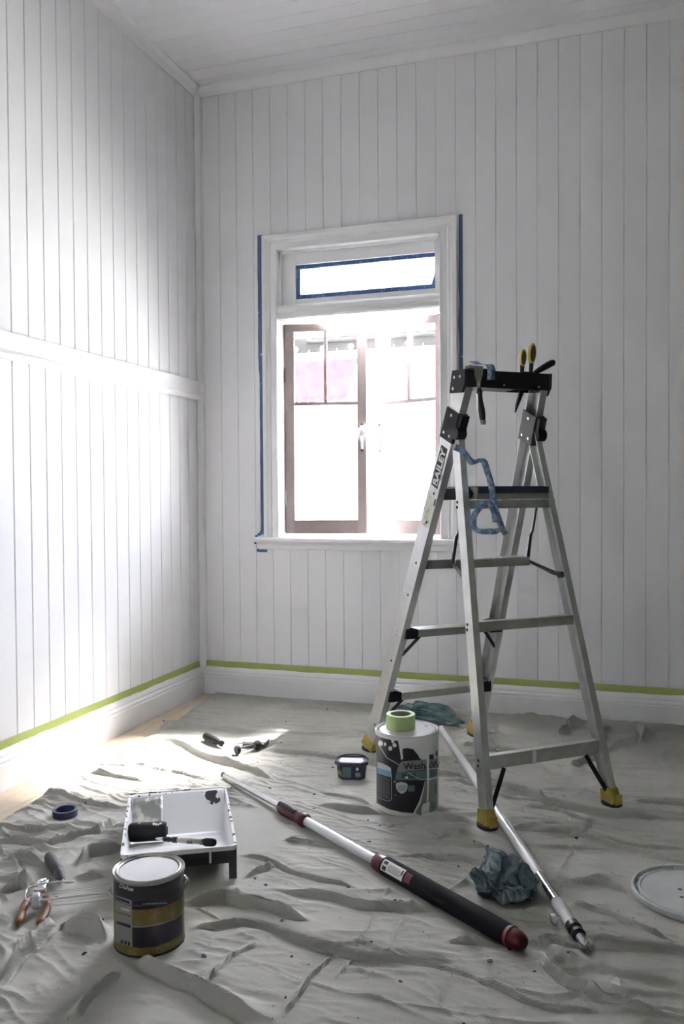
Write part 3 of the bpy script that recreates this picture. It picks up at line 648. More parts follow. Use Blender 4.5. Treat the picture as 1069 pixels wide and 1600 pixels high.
# ================================================================== STEP LADDER (local x along the steps, local y towards the climber's side)
LO = Vector((1.7015, -0.95675, 0.004)); LROT = math.atan2(0.65, 0.76)
lad = thing('step_ladder', 'aluminium platform step ladder with black top tray standing before the window wall', 'ladder', LO, LROT)
LQ = Matrix.Translation(LO) @ Matrix.Rotation(LROT, 4, 'Z')
def P(u, v, z): return Vector((u, -v, z))
def PW(u, v, z): return LQ @ Vector((u, -v, z))
def frame(A, B, sg):
    t_ = (B - A).normalized(); n = Vector((sg, 0, 0)); n = (n - t_ * n.dot(t_)).normalized(); d = Vector((0, -1, 0)); d = (d - t_ * d.dot(t_) - n * n.dot(d)).normalized()
    return t_, n, d          # d points to +v (the side nearest the camera)
def stile(A, B, sg, D, F, th, m='alu'):
    t_, n, d = frame(A, B, sg); L = (B - A).length
    pf = [(-D / 2, F / 2), (D / 2, F / 2), (D / 2, -F / 2), (D / 2 - th, -F / 2), (D / 2 - th, F / 2 - th), (-D / 2 + th, F / 2 - th), (-D / 2 + th, -F / 2), (-D / 2, -F / 2)]
    q = MB(); q.loft([[tuple(A + d * a + n * b_ + t_ * s) for a, b_ in pf] for s in (0.0, L)])
    return q.build('stile', m, lad, bevel=0.001)
FA = lambda sg: P(sg * 0.262, -0.458, 0.01); FB = lambda sg: P(sg * 0.160, 0.163, 1.50)
RA = lambda sg: P(sg * 0.255, 0.458, 0.01); RB = lambda sg: P(sg * 0.165, 0.118, 1.335)
def fp(z): s = z / 1.5; return 0.262 - 0.102 * s, -0.458 + 0.621 * s
def rp(z): s = z / 1.34; return 0.255 - 0.076 * s, 0.458 - 0.338 * s
def obox(c, t_, n, d, dt, dn, dd):
    vs = [tuple(c + t_ * a * dt / 2 + n * b_ * dn / 2 + d * e * dd / 2) for a in (-1, 1) for b_ in (-1, 1) for e in (-1, 1)]
    return vs, [(0, 1, 3, 2), (4, 6, 7, 5), (0, 4, 5, 1), (2, 3, 7, 6), (0, 2, 6, 4), (1, 5, 7, 3)]
for sg in (-1, 1):
    fs_ = stile(FA(sg), FB(sg), sg, 0.078, 0.030, 0.003)
    rs_ = stile(RA(sg), RB(sg), sg, 0.050, 0.026, 0.003)
    # feet: yellow boots with dark pads
    for (A, B, D, F) in ((FA(sg), FB(sg), 0.078, 0.030), (RA(sg), RB(sg), 0.050, 0.026)):
        t_, n, d = frame(A, B, sg); q = MB()
        def rg(c, a, b_): return [tuple(c + n * b_ * i + d * a * j) for i, j in ((-1, -1), (1, -1), (1, 1), (-1, 1))]
        q.loft([rg(A - t_ * 0.001, D / 2 + 0.009, F / 2 + 0.010), rg(A + t_ * 0.02, D / 2 + 0.006, F / 2 + 0.007), rg(A + t_ * 0.052, D / 2 + 0.003, F / 2 + 0.004)])
        q.box(*(A.x - F / 2 - 0.002, A.x + F / 2 + 0.002, A.y - D / 2 - 0.013, A.y - D / 2 - 0.009, 0.012, 0.05))
        ft = q.build('foot', 'yellow', lad, bevel=0.002)
        pd = MB(); pd.lathe([(0.030, -0.004), (0.034, 0.000), (0.034, 0.008), (0.028, 0.011)], 20, Matrix.Translation(A - Vector((0, 0, 0.006))) @ Matrix.Diagonal((0.95, (D / 2 + 0.016) / 0.034, 1, 1)))
        pd.build('foot_pad', 'rubber', ft, smooth=40)
    # hinge bracket and hub
    u_, v_ = fp(1.35); c = P(sg * u_, v_, 1.35); t_, n, d = frame(FA(sg), FB(sg), sg)
    q = MB(); q.add(*obox(c + n * 0.0185, t_, n, d, 0.115, 0.005, 0.092)); q.add(*obox(c - n * 0.018, t_, n, d, 0.115, 0.005, 0.092)); q.add(*obox(c + d * 0.044, t_, n, d, 0.115, 0.04, 0.006)); q.add(*obox(c - d * 0.044, t_, n, d, 0.115, 0.04, 0.006))
    hb_ = q.build('hinge_bracket', 'dark', lad, bevel=0.0015)
    q = MB(); q.add(*obox(c + d * 0.055 + t_ * 0.022, t_, n, d, 0.07, 0.030, 0.024))
    hc = P(sg * (u_ + 0.004), v_ + 0.046, 1.318)
    q.lathe([(0.010, -0.019), (0.024, -0.018), (0.024, 0.018), (0.010, 0.019)], 24, Matrix.Translation(hc) @ Matrix.Rotation(PI / 2, 4, 'Y'))
    q.build('hinge_hub', 'black', lad, smooth=40)
    for (a, b_) in ((0.038, 0.0), (-0.035, -0.022), (-0.035, 0.022)):
        for side in (-1, 1):
            cc = c + t_ * a + d * b_ + n * side * 0.0212
            q = MB(); q.lathe([(0.006, 0), (0.0055, 0.002), (0.003, 0.003)], 12, Matrix.Translation(cc) @ (n * side).to_track_quat('Z', 'Y').to_matrix().to_4x4()); q.build('rivet', 'steel', hb_, smooth=50)
    # lower diagonals under the steps, black
    for z in (0.275, 0.552):
        u1, v1 = fp(z - 0.03); u2, v2 = fp(z - 0.105)
        q = MB(); c1 = P(sg * (u1 - 0.075), v1 + 0.035, z - 0.028); c2 = P(sg * (u2 - 0.012), v2 + 0.038, z - 0.105); dd = (c2 - c1)
        q.add(*obox((c1 + c2) / 2, dd.normalized(), Vector((0, 1, 0)), dd.normalized().cross(Vector((0, 1, 0))), dd.length, 0.004, 0.013)); q.build('brace', 'blackmetal', lad)
    q = MB(); c1 = P(sg * 0.168, 0.425, 0.178); c2 = P(sg * 0.236, 0.452, 0.055); dd = c2 - c1
    q.add(*obox((c1 + c2) / 2, dd.normalized(), Vector((0, 1, 0)), dd.normalized().cross(Vector((0, 1, 0))), dd.length, 0.004, 0.016)); q.build('brace', 'blackmetal', lad)
    # spreader arms
    q = MB(); q.loft([[tuple(P(sg * uu, vv, zz + a)) for a in (-0.017, 0.017)] + [tuple(P(sg * (uu - 0.006), vv, zz + a)) for a in (0.017, -0.017)] for uu, vv, zz in ((0.192, -0.10, 0.822), (0.168, 0.075, 0.838))])
    q.build('spreader_arm', 'blackmetal', lad)
    q = MB(); q.tube([P(sg * 0.166, 0.085, 0.838), P(sg * 0.178, 0.15, 0.820), P(sg * 0.192, 0.205, 0.803), P(sg * 0.195, 0.245, 0.798)], [0.006, 0.007, 0.009, 0.009], 8)
    q.lathe([(0.012, -0.008), (0.012, 0.008)], 16, Matrix.Translation(P(sg * 0.197, 0.247, 0.797)) @ Matrix.Rotation(PI / 2, 4, 'Y')); q.build('spreader_link', 'blackmetal', lad, smooth=40)
    q = MB(); q.tube([P(sg * 0.166, 0.082, 0.842), P(sg * 0.163, 0.105, 0.94), P(sg * 0.163, 0.118, 0.955), P(sg * 0.160, 0.155, 1.075)], [0.007, 0.0065, 0.0045, 0.0045], 8); q.build('platform_rod', 'blackmetal', lad, smooth=40)
# crossbar of the spreader
q = MB(); q.loft([[tuple(P(uu, v_, z_)) for v_, z_ in ((0.06, 0.822), (0.10, 0.822), (0.10, 0.852), (0.095, 0.855), (0.065, 0.855), (0.06, 0.852))] for uu in (-0.163, 0.163)])
for k in range(6): q.box(-0.02 + k * 0.03, -0.012 + k * 0.03, -0.10, -0.06, 0.855, 0.858)
q.build('crossbar', 'alu_step', lad)
# steps with black end brackets
for z in (0.275, 0.552):
    u_, v_ = fp(z); w = u_ - 0.012; q = MB(); d0, d1 = v_ - 0.040, v_ + 0.040
    pf = [(d0, z - 0.030), (d0, z), (d1, z), (d1, z - 0.030), (d1 - 0.003, z - 0.030), (d1 - 0.003, z - 0.004), (d0 + 0.003, z - 0.004), (d0 + 0.003, z - 0.030)]
    q.loft([[tuple(P(uu, a, b_)) for a, b_ in pf] for uu in (-w + 0.02, w - 0.02)])
    for k in range(7): vv = d0 + 0.009 + k * 0.0105; q.box(-w + 0.02, w - 0.02, -vv - 0.002, -vv + 0.002, z, z + 0.0015)
    st_ = q.build('step', 'alu_step', lad)
    for sg in (-1, 1):
        q = MB(); q.loft([[tuple(P(sg * uu, a, b_)) for a, b_ in ((d0 - 0.003, z - 0.034), (d0 - 0.003, z + hh), (d1 + 0.003, z + hh), (d1 + 0.003, z - 0.034))] for uu, hh in ((w + 0.012, 0.016), (w - 0.010, 0.012), (w - 0.042, 0.003))]); q.build('end_bracket', 'black', st_)
        for dz in (-0.008, -0.024):
            uu = fp(z + dz)[0]; q = MB(); q.lathe([(0.005, 0), (0.0045, 0.002), (0.002, 0.003)], 12, Matrix.Translation(P(sg * (uu + 0.0155), v_ - 0.01, z + dz)) @ Matrix.Rotation(sg * PI / 2, 4, 'Y')); q.build('rivet', 'steel', lad, smooth=50)
# rear rails
for (z, h_, dz) in ((1.060, 0.030, 0), (0.638, 0.034, 0), (0.200, 0.046, 0)):
    u_, v_ = rp(z); w = u_ - 0.014; q = MB(); a0, a1 = v_ - 0.012, v_ + 0.014
    pf = [(a0, z - h_ / 2), (a0, z + h_ / 2), (a1, z + h_ / 2), (a1, z - h_ / 2), (a1 - 0.003, z - h_ / 2), (a1 - 0.003, z + h_ / 2 - 0.003), (a0 + 0.003, z + h_ / 2 - 0.003), (a0 + 0.003, z - h_ / 2)]
    rl = q.loft([[tuple(P(uu, a, b_)) for a, b_ in pf] for uu in (-w, w)]).build('rear_rail', 'alu_step', lad, bevel=0.001)
    for sg in (-1, 1):
        for e in (-0.009, 0.009):
            q = MB(); q.lathe([(0.0055, 0), (0.005, 0.0022), (0.002, 0.003)], 12, Matrix.Translation(P(sg * (rp(z + e)[0] + 0.0135), v_, z + e)) @ Matrix.Rotation(sg * PI / 2, 4, 'Y')); q.build('rivet', 'dark', lad, smooth=50)
# piece of clear tape stuck on the lowest rear rail
q = MB(); v_ = rp(0.2)[1]; q.box(-0.052, -0.036, -(v_ + 0.0152), -(v_ + 0.0142), 0.176, 0.2245); q.build('tape_piece', 'label', lad)
# platform
pl = MB(); u0 = 0.156
pl.box(-u0, u0, -0.235, 0.01, 1.095, 1.112)
pl.box(-u0, u0, -0.235, -0.228, 1.078, 1.112); pl.box(-u0, -u0 + 0.006, -0.236, 0.01, 1.078, 1.122); pl.box(u0 - 0.006, u0, -0.236, 0.01, 1.078, 1.122)
pl.box(-u0, u0, 0.003, 0.01, 1.078, 1.112)
plo = pl.build('platform', 'alu_step', lad, bevel=0.001)
q = MB(); q.box(-u0 + 0.006, u0 - 0.006, -0.2385, 0.008, 1.100, 1.1235)
for k in range(12): q.box(-u0 + 0.012, u0 - 0.012, -0.228 + k * 0.019, -0.220 + k * 0.019, 1.1235, 1.1255)
q.build('platform_tread', 'navy', plo)
for sg in (-1, 1):
    q = MB(); q.loft([[tuple(P(sg * uu, a, b_)) for a, b_ in ((-0.085, 1.072), (-0.085, 1.100), (0.02, 1.118), (0.19, 1.122), (0.215, 1.100), (0.19, 1.078), (0.0, 1.075))] for uu in (u0 + 0.001, u0 + 0.008)]); q.build('platform_bracket', 'black', plo)
# top tray
cp_ = MB(); cz0, cz1 = 1.480, 1.542
cp_.box(-0.178, 0.178, -0.205, -0.197, cz0, cz1); cp_.box(-0.178, 0.178, -0.115, -0.107, cz0, cz1)
cp_.box(-0.178, 0.040, -0.200, -0.110, cz0, cz0 + 0.006); cp_.box(0.150, 0.178, -0.200, -0.110, cz0, cz0 + 0.006)
cp_.box(-0.105, -0.060, -0.2055, -0.197, cz1, cz1 + 0.006); cp_.box(0.06, 0.09, -0.205, -0.197, cz1, cz1 + 0.004); cp_.box(0.06, 0.178, -0.205, -0.1, cz1 - 0.004, cz1) if False else None
capo = cp_.build('top_tray', 'black', lad, bevel=0.0015)
for sg in (-1, 1):
    q = MB(); q.loft([[tuple(P(sg * uu, a, b_)) for a, b_ in ((0.098, 1.468), (0.118, 1.548), (0.210, 1.542), (0.206, 1.490), (0.185, 1.462))] for uu in (0.176, 0.187)])
    e = q.build('tray_end_plate', 'dark', capo, bevel=0.001)
    for a, b_ in ((0.125, 1.482), (0.135, 1.522), (0.175, 1.520)):
        q = MB(); q.lathe([(0.006, 0), (0.0055, 0.0018), (0.003, 0.0025)], 12, Matrix.Translation(P(sg * 0.187, a, b_)) @ Matrix.Rotation(sg * PI / 2, 4, 'Y')); q.build('rivet', 'steel', capo, smooth=50)
for uu in (-0.125, -0.02, 0.13):
    q = MB(); q.lathe([(0.004, 0), (0.003, 0.002)], 10, Matrix.Translation(P(uu, 0.205, 1.492)) @ Matrix.Rotation(PI / 2, 4, 'X')); q.build('rivet', 'steel', capo, smooth=50)
# stickers on the outer face of the near-window stile
t_, n, d = frame(FA(-1), FB(-1), -1)
def on_stile(bm, name, m, eps):
    for v in bm.verts: v.co = FA(-1) + t_ * v.co.x - d * v.co.y + n * (0.015 + eps)
    bmesh.ops.recalc_face_normals(bm, faces=bm.faces)
    me = bpy.data.meshes.new(name); bm.to_mesh(me); bm.free(); me.materials.append(M[m]); return link(name, me, lad)
Ls = (FB(-1) - FA(-1)).length
s0 = 1.115 / 1.49 * Ls; s1 = 1.262 / 1.49 * Ls
tag(on_stile(poly_bm(rect(s0, -0.026, s1, 0.026)), 'sticker', 'ink', 0.0004), 'black sticker reading BAILEY')
on_stile(poly_bm(rect(s0 + 0.003, -0.0235, s1 - 0.003, 0.0235)), 'sticker_field', 'dark', 0.0007)
tb_ = text_bm('BAILEY', 0.050, bold=0.0018)
xs = [v.co.x for v in tb_.verts]; k = (s1 - s0 - 0.016) / (max(xs) - min(xs))
for v in tb_.verts: v.co.x = s0 + 0.008 + (v.co.x - min(xs)) * k; v.co.y = v.co.y - 0.0178
on_stile(tb_, 'sticker_lettering', 'label', 0.0010)
M['safety'] = mat_two('safety_print', (0.62, 0.63, 0.50), (0.42, 0.46, 0.20), 70, 0.55, 0.08, 0.5)
on_stile(poly_bm(rect(0.965 / 1.49 * Ls, -0.024, 1.075 / 1.49 * Ls, 0.022)), 'safety_sticker', 'safety', 0.0004)
on_stile(poly_bm(rect(1.055 / 1.49 * Ls, -0.036, 1.080 / 1.49 * Ls, -0.026)), 'safety_mark', 'ink', 0.0006)
on_stile(poly_bm(rect(1.150 / 1.49 * Ls, -0.035, 1.17 / 1.49 * Ls, -0.030)), 'safety_mark', 'ink', 0.0006)
for z in (0.13, 0.42, 0.70, 0.83, 0.99, 1.10, 1.14):
    uu, vv = fp(z); q = MB(); q.lathe([(0.005, 0), (0.0045, 0.002), (0.002, 0.003)], 12, Matrix.Translation(P(-(uu + 0.0155), vv + 0.01, z)) @ Matrix.Rotation(-PI / 2, 4, 'Y')); q.build('rivet', 'dark', lad, smooth=50)

# ---- things on the ladder
def lt(name, label, cat, **k):
    return thing(name, label, cat, LO, LROT, **k)
k_ = lt('putty_knife', 'paint-splashed putty knife with black handle hanging from the ladder top', 'putty knife')
q = MB(); q.loft([[tuple(P(uu, vv, zz)) for uu, vv in ((-w, v0), (w, v0), (w, v0 + 0.0015), (-w, v0 + 0.0015))] for w, v0, zz in ((0.006, 0.2075, 1.474), (0.008, 0.2075, 1.498), (0.017, 0.2075, 1.525), (0.019, 0.2075, 1.556))], T=Matrix.Translation((-0.130, 0, 0)))
q.build('blade', 'knife_paint', k_)
q = MB(); q.tube([P(-0.130, 0.211, 1.476), P(-0.129, 0.212, 1.462), P(-0.128, 0.214, 1.455), P(-0.126, 0.214, 1.43), P(-0.122, 0.214, 1.40), P(-0.119, 0.214, 1.375), P(-0.117, 0.213, 1.362)], [0.006, 0.012, 0.008, 0.009, 0.0125, 0.012, 0.010], 14)
q.build('handle', 'putty_black', k_, smooth=50)
q = MB(); q.tube([P(-0.1165, 0.213, 1.3625), P(-0.1160, 0.213, 1.352), P(-0.1155, 0.213, 1.346)], [0.0112, 0.0115, 0.009], 14); q.build('end_cap', 'cream_print', k_, smooth=40)
q = MB(); q.lathe([(0.008, -0.0005), (0.008, 0.001)], 16, Matrix.Translation(P(-0.168, 0.207, 1.525)) @ Matrix.Rotation(PI / 2, 4, 'X'))
# scraper wedge with paint beside it
o = MB().loft([[tuple(P(uu, v_, z_)) for uu, z_ in ((-0.150, 1.552), (-0.105, 1.546), (-0.112, 1.556), (-0.152, 1.562))] for v_ in (0.15, 0.19)]).build('paint_scraper', 'knife_paint')
o.matrix_world = LQ; tag(o, 'flat paint-caked scraper blade lying on the left of the ladder top tray', 'scraper')
# crumpled blue tape scrap over the tray
pts = smoothpath([PW(-0.118, 0.150, 1.580), PW(-0.10, 0.170, 1.566), PW(-0.085, 0.206, 1.562), PW(-0.078, 0.210, 1.54), PW(-0.080, 0.209, 1.508)], 5)
o = ribbon('tape_scrap', pts, LQ.to_3x3() @ Vector((1, 0.25, 0.12)), 0.040, 'blue_strip', None, 0.0012); tag(o, 'crumpled blue tape scrap draped over the ladder top tray', 'tape scrap')
# snips with oval grips standing in the tray slot
s_ = lt('snips', 'snips with yellow-rimmed oval grips standing in the ladder top tray', 'snips')
for (u0_, z0_, uc, zc_, a_, b_, vv) in ((0.093, 1.54, 0.094, 1.603, 0.0125, 0.034, 0.155), (0.118, 1.54, 0.121, 1.618, 0.0150, 0.040, 0.175)):
    T = Matrix.Translation(P(uc, vv, zc_)) @ Matrix.Rotation(math.radians(5), 4, 'Y')
    q = MB(); q.lathe([(0.90, -0.009), (1.0, -0.005), (1.0, 0.005), (0.90, 0.009)], 28, T @ Matrix.Rotation(PI / 2, 4, 'X') @ Matrix.Diagonal((a_, b_, 1, 1))); g_ = q.build('grip', 'snip_yellow', s_, smooth=50)
    q = MB(); q.lathe([(0.70, -0.0105), (0.78, -0.009), (0.78, 0.009), (0.70, 0.0105)], 28, T @ Matrix.Rotation(PI / 2, 4, 'X') @ Matrix.Diagonal((a_, b_, 1, 1))); q.build('grip_inset', 'snip_brown', g_, smooth=50)
    q = MB(); q.tube([P(uc - 0.002, vv, zc_ - b_ + 0.008), P(u0_, vv - 0.004, z0_), P(0.100, 0.155, 1.50)], [0.0085, 0.0075, 0.005], 12); q.build('arm', 'black', s_, smooth=50)
q = MB(); q.loft([[tuple(P(uu + a, 0.155 + b_, zz)) for a, b_ in ((-w, -0.003), (w, -0.003), (w, 0.003), (-w, 0.003))] for uu, w, zz in ((0.100, 0.012, 1.51), (0.086, 0.009, 1.47), (0.070, 0.006, 1.43), (0.061, 0.001, 1.40))]); q.build('blade', 'blackmetal', s_)
# second tool: black handle leaning out to the right
k_ = lt('scraping_tool', 'black-handled scraper leaning out of the right end of the ladder top tray', 'scraper')
q = MB(); q.tube([P(0.138, 0.16, 1.545), P(0.150, 0.16, 1.553), P(0.175, 0.16, 1.567), P(0.205, 0.16, 1.583), P(0.226, 0.16, 1.593), P(0.234, 0.16, 1.597)], [0.0075, 0.009, 0.0115, 0.0128, 0.0125, 0.006], 14); q.build('handle', 'black', k_, smooth=50)
q = MB(); q.tube([P(0.140, 0.16, 1.547), P(0.112, 0.145, 1.515), P(0.096, 0.14, 1.490)], [0.0045, 0.004, 0.003], 8); q.build('shank', 'steel', k_)
# long curl of used blue tape
TP = [[-0.256, 0.255, 1.262], [-0.23, 0.262, 1.249], [-0.197, 0.268, 1.211], [-0.169, 0.268, 1.214], [-0.148, 0.27, 1.212], [-0.132, 0.27, 1.174], [-0.119, 0.27, 1.135], [-0.111, 0.272, 1.088], [-0.104, 0.275, 1.045], [-0.09, 0.278, 1.004], [-0.075, 0.28, 0.967], [-0.061, 0.28, 0.955]]
LP = [[-0.081, 0.285, 0.979], [-0.113, 0.30, 0.968], [-0.142, 0.295, 0.967], [-0.165, 0.28, 0.967], [-0.181, 0.265, 0.977], [-0.183, 0.255, 0.999], [-0.173, 0.255, 1.03], [-0.152, 0.262, 1.057], [-0.139, 0.272, 1.075], [-0.126, 0.28, 1.061], [-0.118, 0.29, 1.029], [-0.115, 0.292, 0.998]]
tr_ = lt('tape_streamer', 'long curled strip of used blue masking tape hanging on the ladder', 'tape strip')
def twist_ribbon(pts, wds, width):
    Q = smoothpath([P(*p) for p in pts], 5); Wd = smoothpath([P(*w) for w in wds], 5)
    return ribbon('strip', Q, [tuple(w) for w in Wd], width * 1.15, 'blue_strip', tr_, 0.0008)
wd = [(0.5, 0.2, 1), (0.5, 0.2, 1), (0.6, 0.2, 0.9), (0.2, 0.7, 0.8), (0.9, 0.4, 0.3), (1, 0.3, 0.1), (1, 0.3, 0.1), (0.9, 0.5, 0.1), (0.8, 0.6, 0.1), (1, 0.3, 0.2), (1, 0.2, 0.3), (0.8, 0.2, 0.5)]
twist_ribbon(TP, wd, 0.020)
wl = [(0.1, 0.3, 1), (0.1, 0.3, 1), (0, 0.3, 1), (0.1, 0.6, 0.8), (0.6, 0.8, 0.2), (0.7, 0.7, 0), (0.8, 0.5, -0.3), (0.8, 0.4, -0.4), (0.9, 0.4, 0), (1, 0.2, 0.1), (1, 0.2, 0.1), (1, 0.2, 0)]
twist_ribbon(LP, wl, 0.019)

# ================================================================== CANS AND TAPE ROLLS
def lathe_obj(prof, name, m, parent, n=48, T=None, smooth=35): return MB().lathe(prof, n, T).build(name, m, parent, smooth=smooth)
WC = Vector((1.5083, -1.3566, 0.0055)); wr, wh = 0.111, 0.272
wash = thing('paint_pail', 'large white paint pail with black print and white drips below the ladder', 'paint pail', WC)
lathe_obj([(wr - 0.004, 0), (wr - 0.001, 0.003), (wr - 0.001, wh - 0.012), (wr + 0.002, wh - 0.011), (wr + 0.002, wh - 0.002), (wr - 0.001, wh)], 'body', 'wet_paint', wash, 64)
lathe_obj([(wr - 0.001, wh), (wr, wh + 0.003), (wr - 0.003, wh + 0.0045), (wr - 0.007, wh + 0.002), (wr - 0.010, wh - 0.002), (wr - 0.014, wh + 0.001), (wr - 0.020, wh + 0.0015), (0.02, wh + 0.0015), (0.0, wh + 0.0015)], 'lid', 'lid_paint', wash, 64)
wphi = math.atan2(CAM.y - WC.y, CAM.x - WC.x)
def wconv(X, Y):   # from the flat layout of the print to (arc, height)
    s = max(-0.999, min(0.999, (X - 445) / 320)); c = math.sqrt(1 - s * s)
    return wr * math.asin(s), (1130 + 122 * c - Y) / ((1130 + 122 * c) - (340 + 92 * c)) * wh
def dense(poly, st=18):
    out = []
    for i in range(len(poly)):
        a = Vector(poly[i]); b_ = Vector(poly[(i + 1) % len(poly)]); n_ = max(1, int((b_ - a).length / st))
        out += [tuple(a + (b_ - a) * k / n_) for k in range(n_)]
    return out
def wprint(polys, name, m, eps, texts=()):
    if len(polys) > 1 and name not in ('panel_text', 'shield_lines', 'panel_outline', 'white_line', 'orange_line'):
        for p in polys: wprint([p], name, m, eps)
        return
    o_ = wrap([poly_bm(dense(p)) for p in polys] + list(texts), wr, wphi, eps, name, m, wash, 0, wconv)
    if len(polys) > 4: o_['kind'] = 'stuff'
    return o_
def put(bm, x, y, rot=0, sx=1, flip=True):
    """place a text mesh in the layout (pixel-like units, y downwards)"""
    c, s = math.cos(rot), math.sin(rot)
    for v in bm.verts:
        a, b_ = v.co.x * sx, v.co.y; v.co.x = x + a * c + b_ * s; v.co.y = y + a * s - b_ * c
    return bm
wprint([[(133, 395), (200, 408), (290, 425), (350, 432), (362, 500), (378, 600), (384, 660), (398, 650), (400, 545), (440, 536), (500, 545), (545, 600), (570, 645), (600, 655), (640, 650), (645, 870), (615, 870), (595, 960), (560, 1080), (500, 1205), (400, 1200), (260, 1170), (133, 1110)]], 'print', 'can_body', 0.0002)
wprint([[(640, 606), (700, 596), (706, 640), (700, 664), (640, 660)], [(728, 565), (745, 560), (745, 610), (730, 620)]], 'print_patch', 'can_body', 0.0003)
wprint([[(395, 672), (745, 640), (745, 735), (340, 790), (352, 740), (372, 695)]], 'grey_band', 'grey_print', 0.0005)
wprint([[(335, 795), (745, 742), (745, 830), (600, 862), (325, 868)]], 'teal_band', 'teal_print', 0.0006)
wprint([], 'lettering', 'can_body', 0.0009, [put(text_bm('Wash&Wear', 92, bold=2.2), 412, 757, -0.07, 0.98)])
wprint([], 'lettering', 'ink', 0.0009, [put(text_bm('PLUS', 58, bold=1.8), 392, 842, -0.04, 1.1)])
wprint([[(330, 905), (345, 893), (372, 888), (385, 880), (400, 888), (428, 893), (447, 908), (445, 950), (428, 985), (390, 1010), (352, 985), (335, 950)]], 'shield', 'pale_print', 0.0006)
wprint([[(345, 925), (436, 925), (435, 930), (345, 930)], [(346, 945), (434, 945), (433, 950), (346, 950)], [(352, 965), (428, 965), (426, 970), (354, 970)]], 'shield_lines', 'can_body', 0.0009)
wprint([[(450, 920), (515, 918), (515, 980), (450, 985)]], 'grey_patch', 'teal_print', 0.0005)
wprint([[(146, 685), (200, 698), (250, 720), (285, 745), (290, 830), (220, 812), (146, 790)]], 'panel_head', 'pale_print', 0.0006)
wprint([[(146, 745), (215, 762), (286, 780), (290, 840), (220, 825), (146, 800)]], 'panel_blue', 'blue_print', 0.0008)
fine = []
for k in range(15): y = 850 + k * 15; fine.append([(150, y - 28), (265 + (k % 3) * 6, y), (265 + (k % 3) * 6, y + 3.5), (150, y - 24.5)])
wprint(fine, 'panel_text', 'grey_print', 0.0006)
def wline(pts, w, name, m):
    ps = []
    for a, b_ in zip(pts[:-1], pts[1:]):
        a = Vector(a); b_ = Vector(b_); nn = Vector((-(b_ - a).y, (b_ - a).x)).normalized() * w / 2; ps.append([tuple(a - nn), tuple(b_ - nn), tuple(b_ + nn), tuple(a + nn)])
    return wprint(ps, name, m, 0.0010)
wline([(290, 800), (290, 1060), (278, 1080), (250, 1086), (150, 1050)], 4, 'panel_outline', 'pale_print')
wline([(160, 505), (205, 575), (245, 640), (300, 670), (365, 710)], 7, 'white_line', 'pale_print')
wline([(455, 790), (510, 822), (570, 858), (630, 855), (742, 822)], 7, 'white_line', 'pale_print')
def blob(cx, cy, rx, ry, seed, n_=18): return [(cx + rx * (1 + 0.25 * noise.noise(Vector((math.cos(2 * PI * k / n_) * 2, math.sin(2 * PI * k / n_) * 2, seed)))) * math.cos(2 * PI * k / n_), cy + ry * (1 + 0.25 * noise.noise(Vector((math.cos(2 * PI * k / n_) * 2, math.sin(2 * PI * k / n_) * 2, seed + 5)))) * math.sin(2 * PI * k / n_)) for k in range(n_)]
wprint([blob(182, 492, 26, 28, 1), blob(228, 500, 12, 18, 2), blob(280, 542, 20, 24, 3), blob(305, 455, 16, 34, 4), blob(322, 508, 20, 22, 5), blob(178, 410, 14, 10, 6), blob(322, 882, 7, 7, 7), blob(438, 838, 13, 13, 8), blob(326, 1022, 5, 5, 9)], 'paint_splash', 'wet_paint', 0.0012)
wprint([[(352, 425), (378, 425), (392, 520), (404, 620), (404, 645), (394, 645), (384, 600), (366, 520)],
        [(628, 590), (660, 590), (656, 700), (655, 900), (648, 1060), (640, 1110), (630, 1110), (636, 900), (632, 700)],
        [(560, 590), (578, 590), (574, 640), (566, 640)], [(702, 560), (724, 560), (716, 660), (706, 660)],
        [(595, 1110), (660, 1085), (655, 1230), (575, 1262), (580, 1160)]], 'paint_drip', 'wet_paint', 0.0014)
wprint([[(615, 872), (745, 838), (748, 1150), (660, 1215), (560, 1225), (520, 1200), (575, 1090), (605, 960)]], 'grey_field', 'grey_print', 0.0004)
wprint([blob(700, 1120, 28, 40, 11), blob(612, 1140, 8, 22, 12), blob(720, 950, 14, 60, 13)], 'dark_smear', 'teal_print', 0.0010)
# green tape roll on the pail lid
GC = WC + Vector((-0.022, -0.004, wh + 0.0018))
gr = thing('tape_roll', 'pale green masking tape roll lying on the large paint pail', 'tape roll', GC)
def annulus(r0, r1, h_, n=48): return MB().lathe([(r0, 0.001), (r0 + .001, 0), (r1 - .001, 0), (r1, 0.001), (r1, h_ - 0.001), (r1 - 0.001, h_), (r0 + .001, h_), (r0, h_ - .001), (r0, 0.001)], n, cap=False)
annulus(0.0365, 0.051, 0.052).build('tape', 'green_tape_side', gr, smooth=40); annulus(0.0345, 0.0366, 0.0515).build('core', 'cream_print', gr, smooth=40)

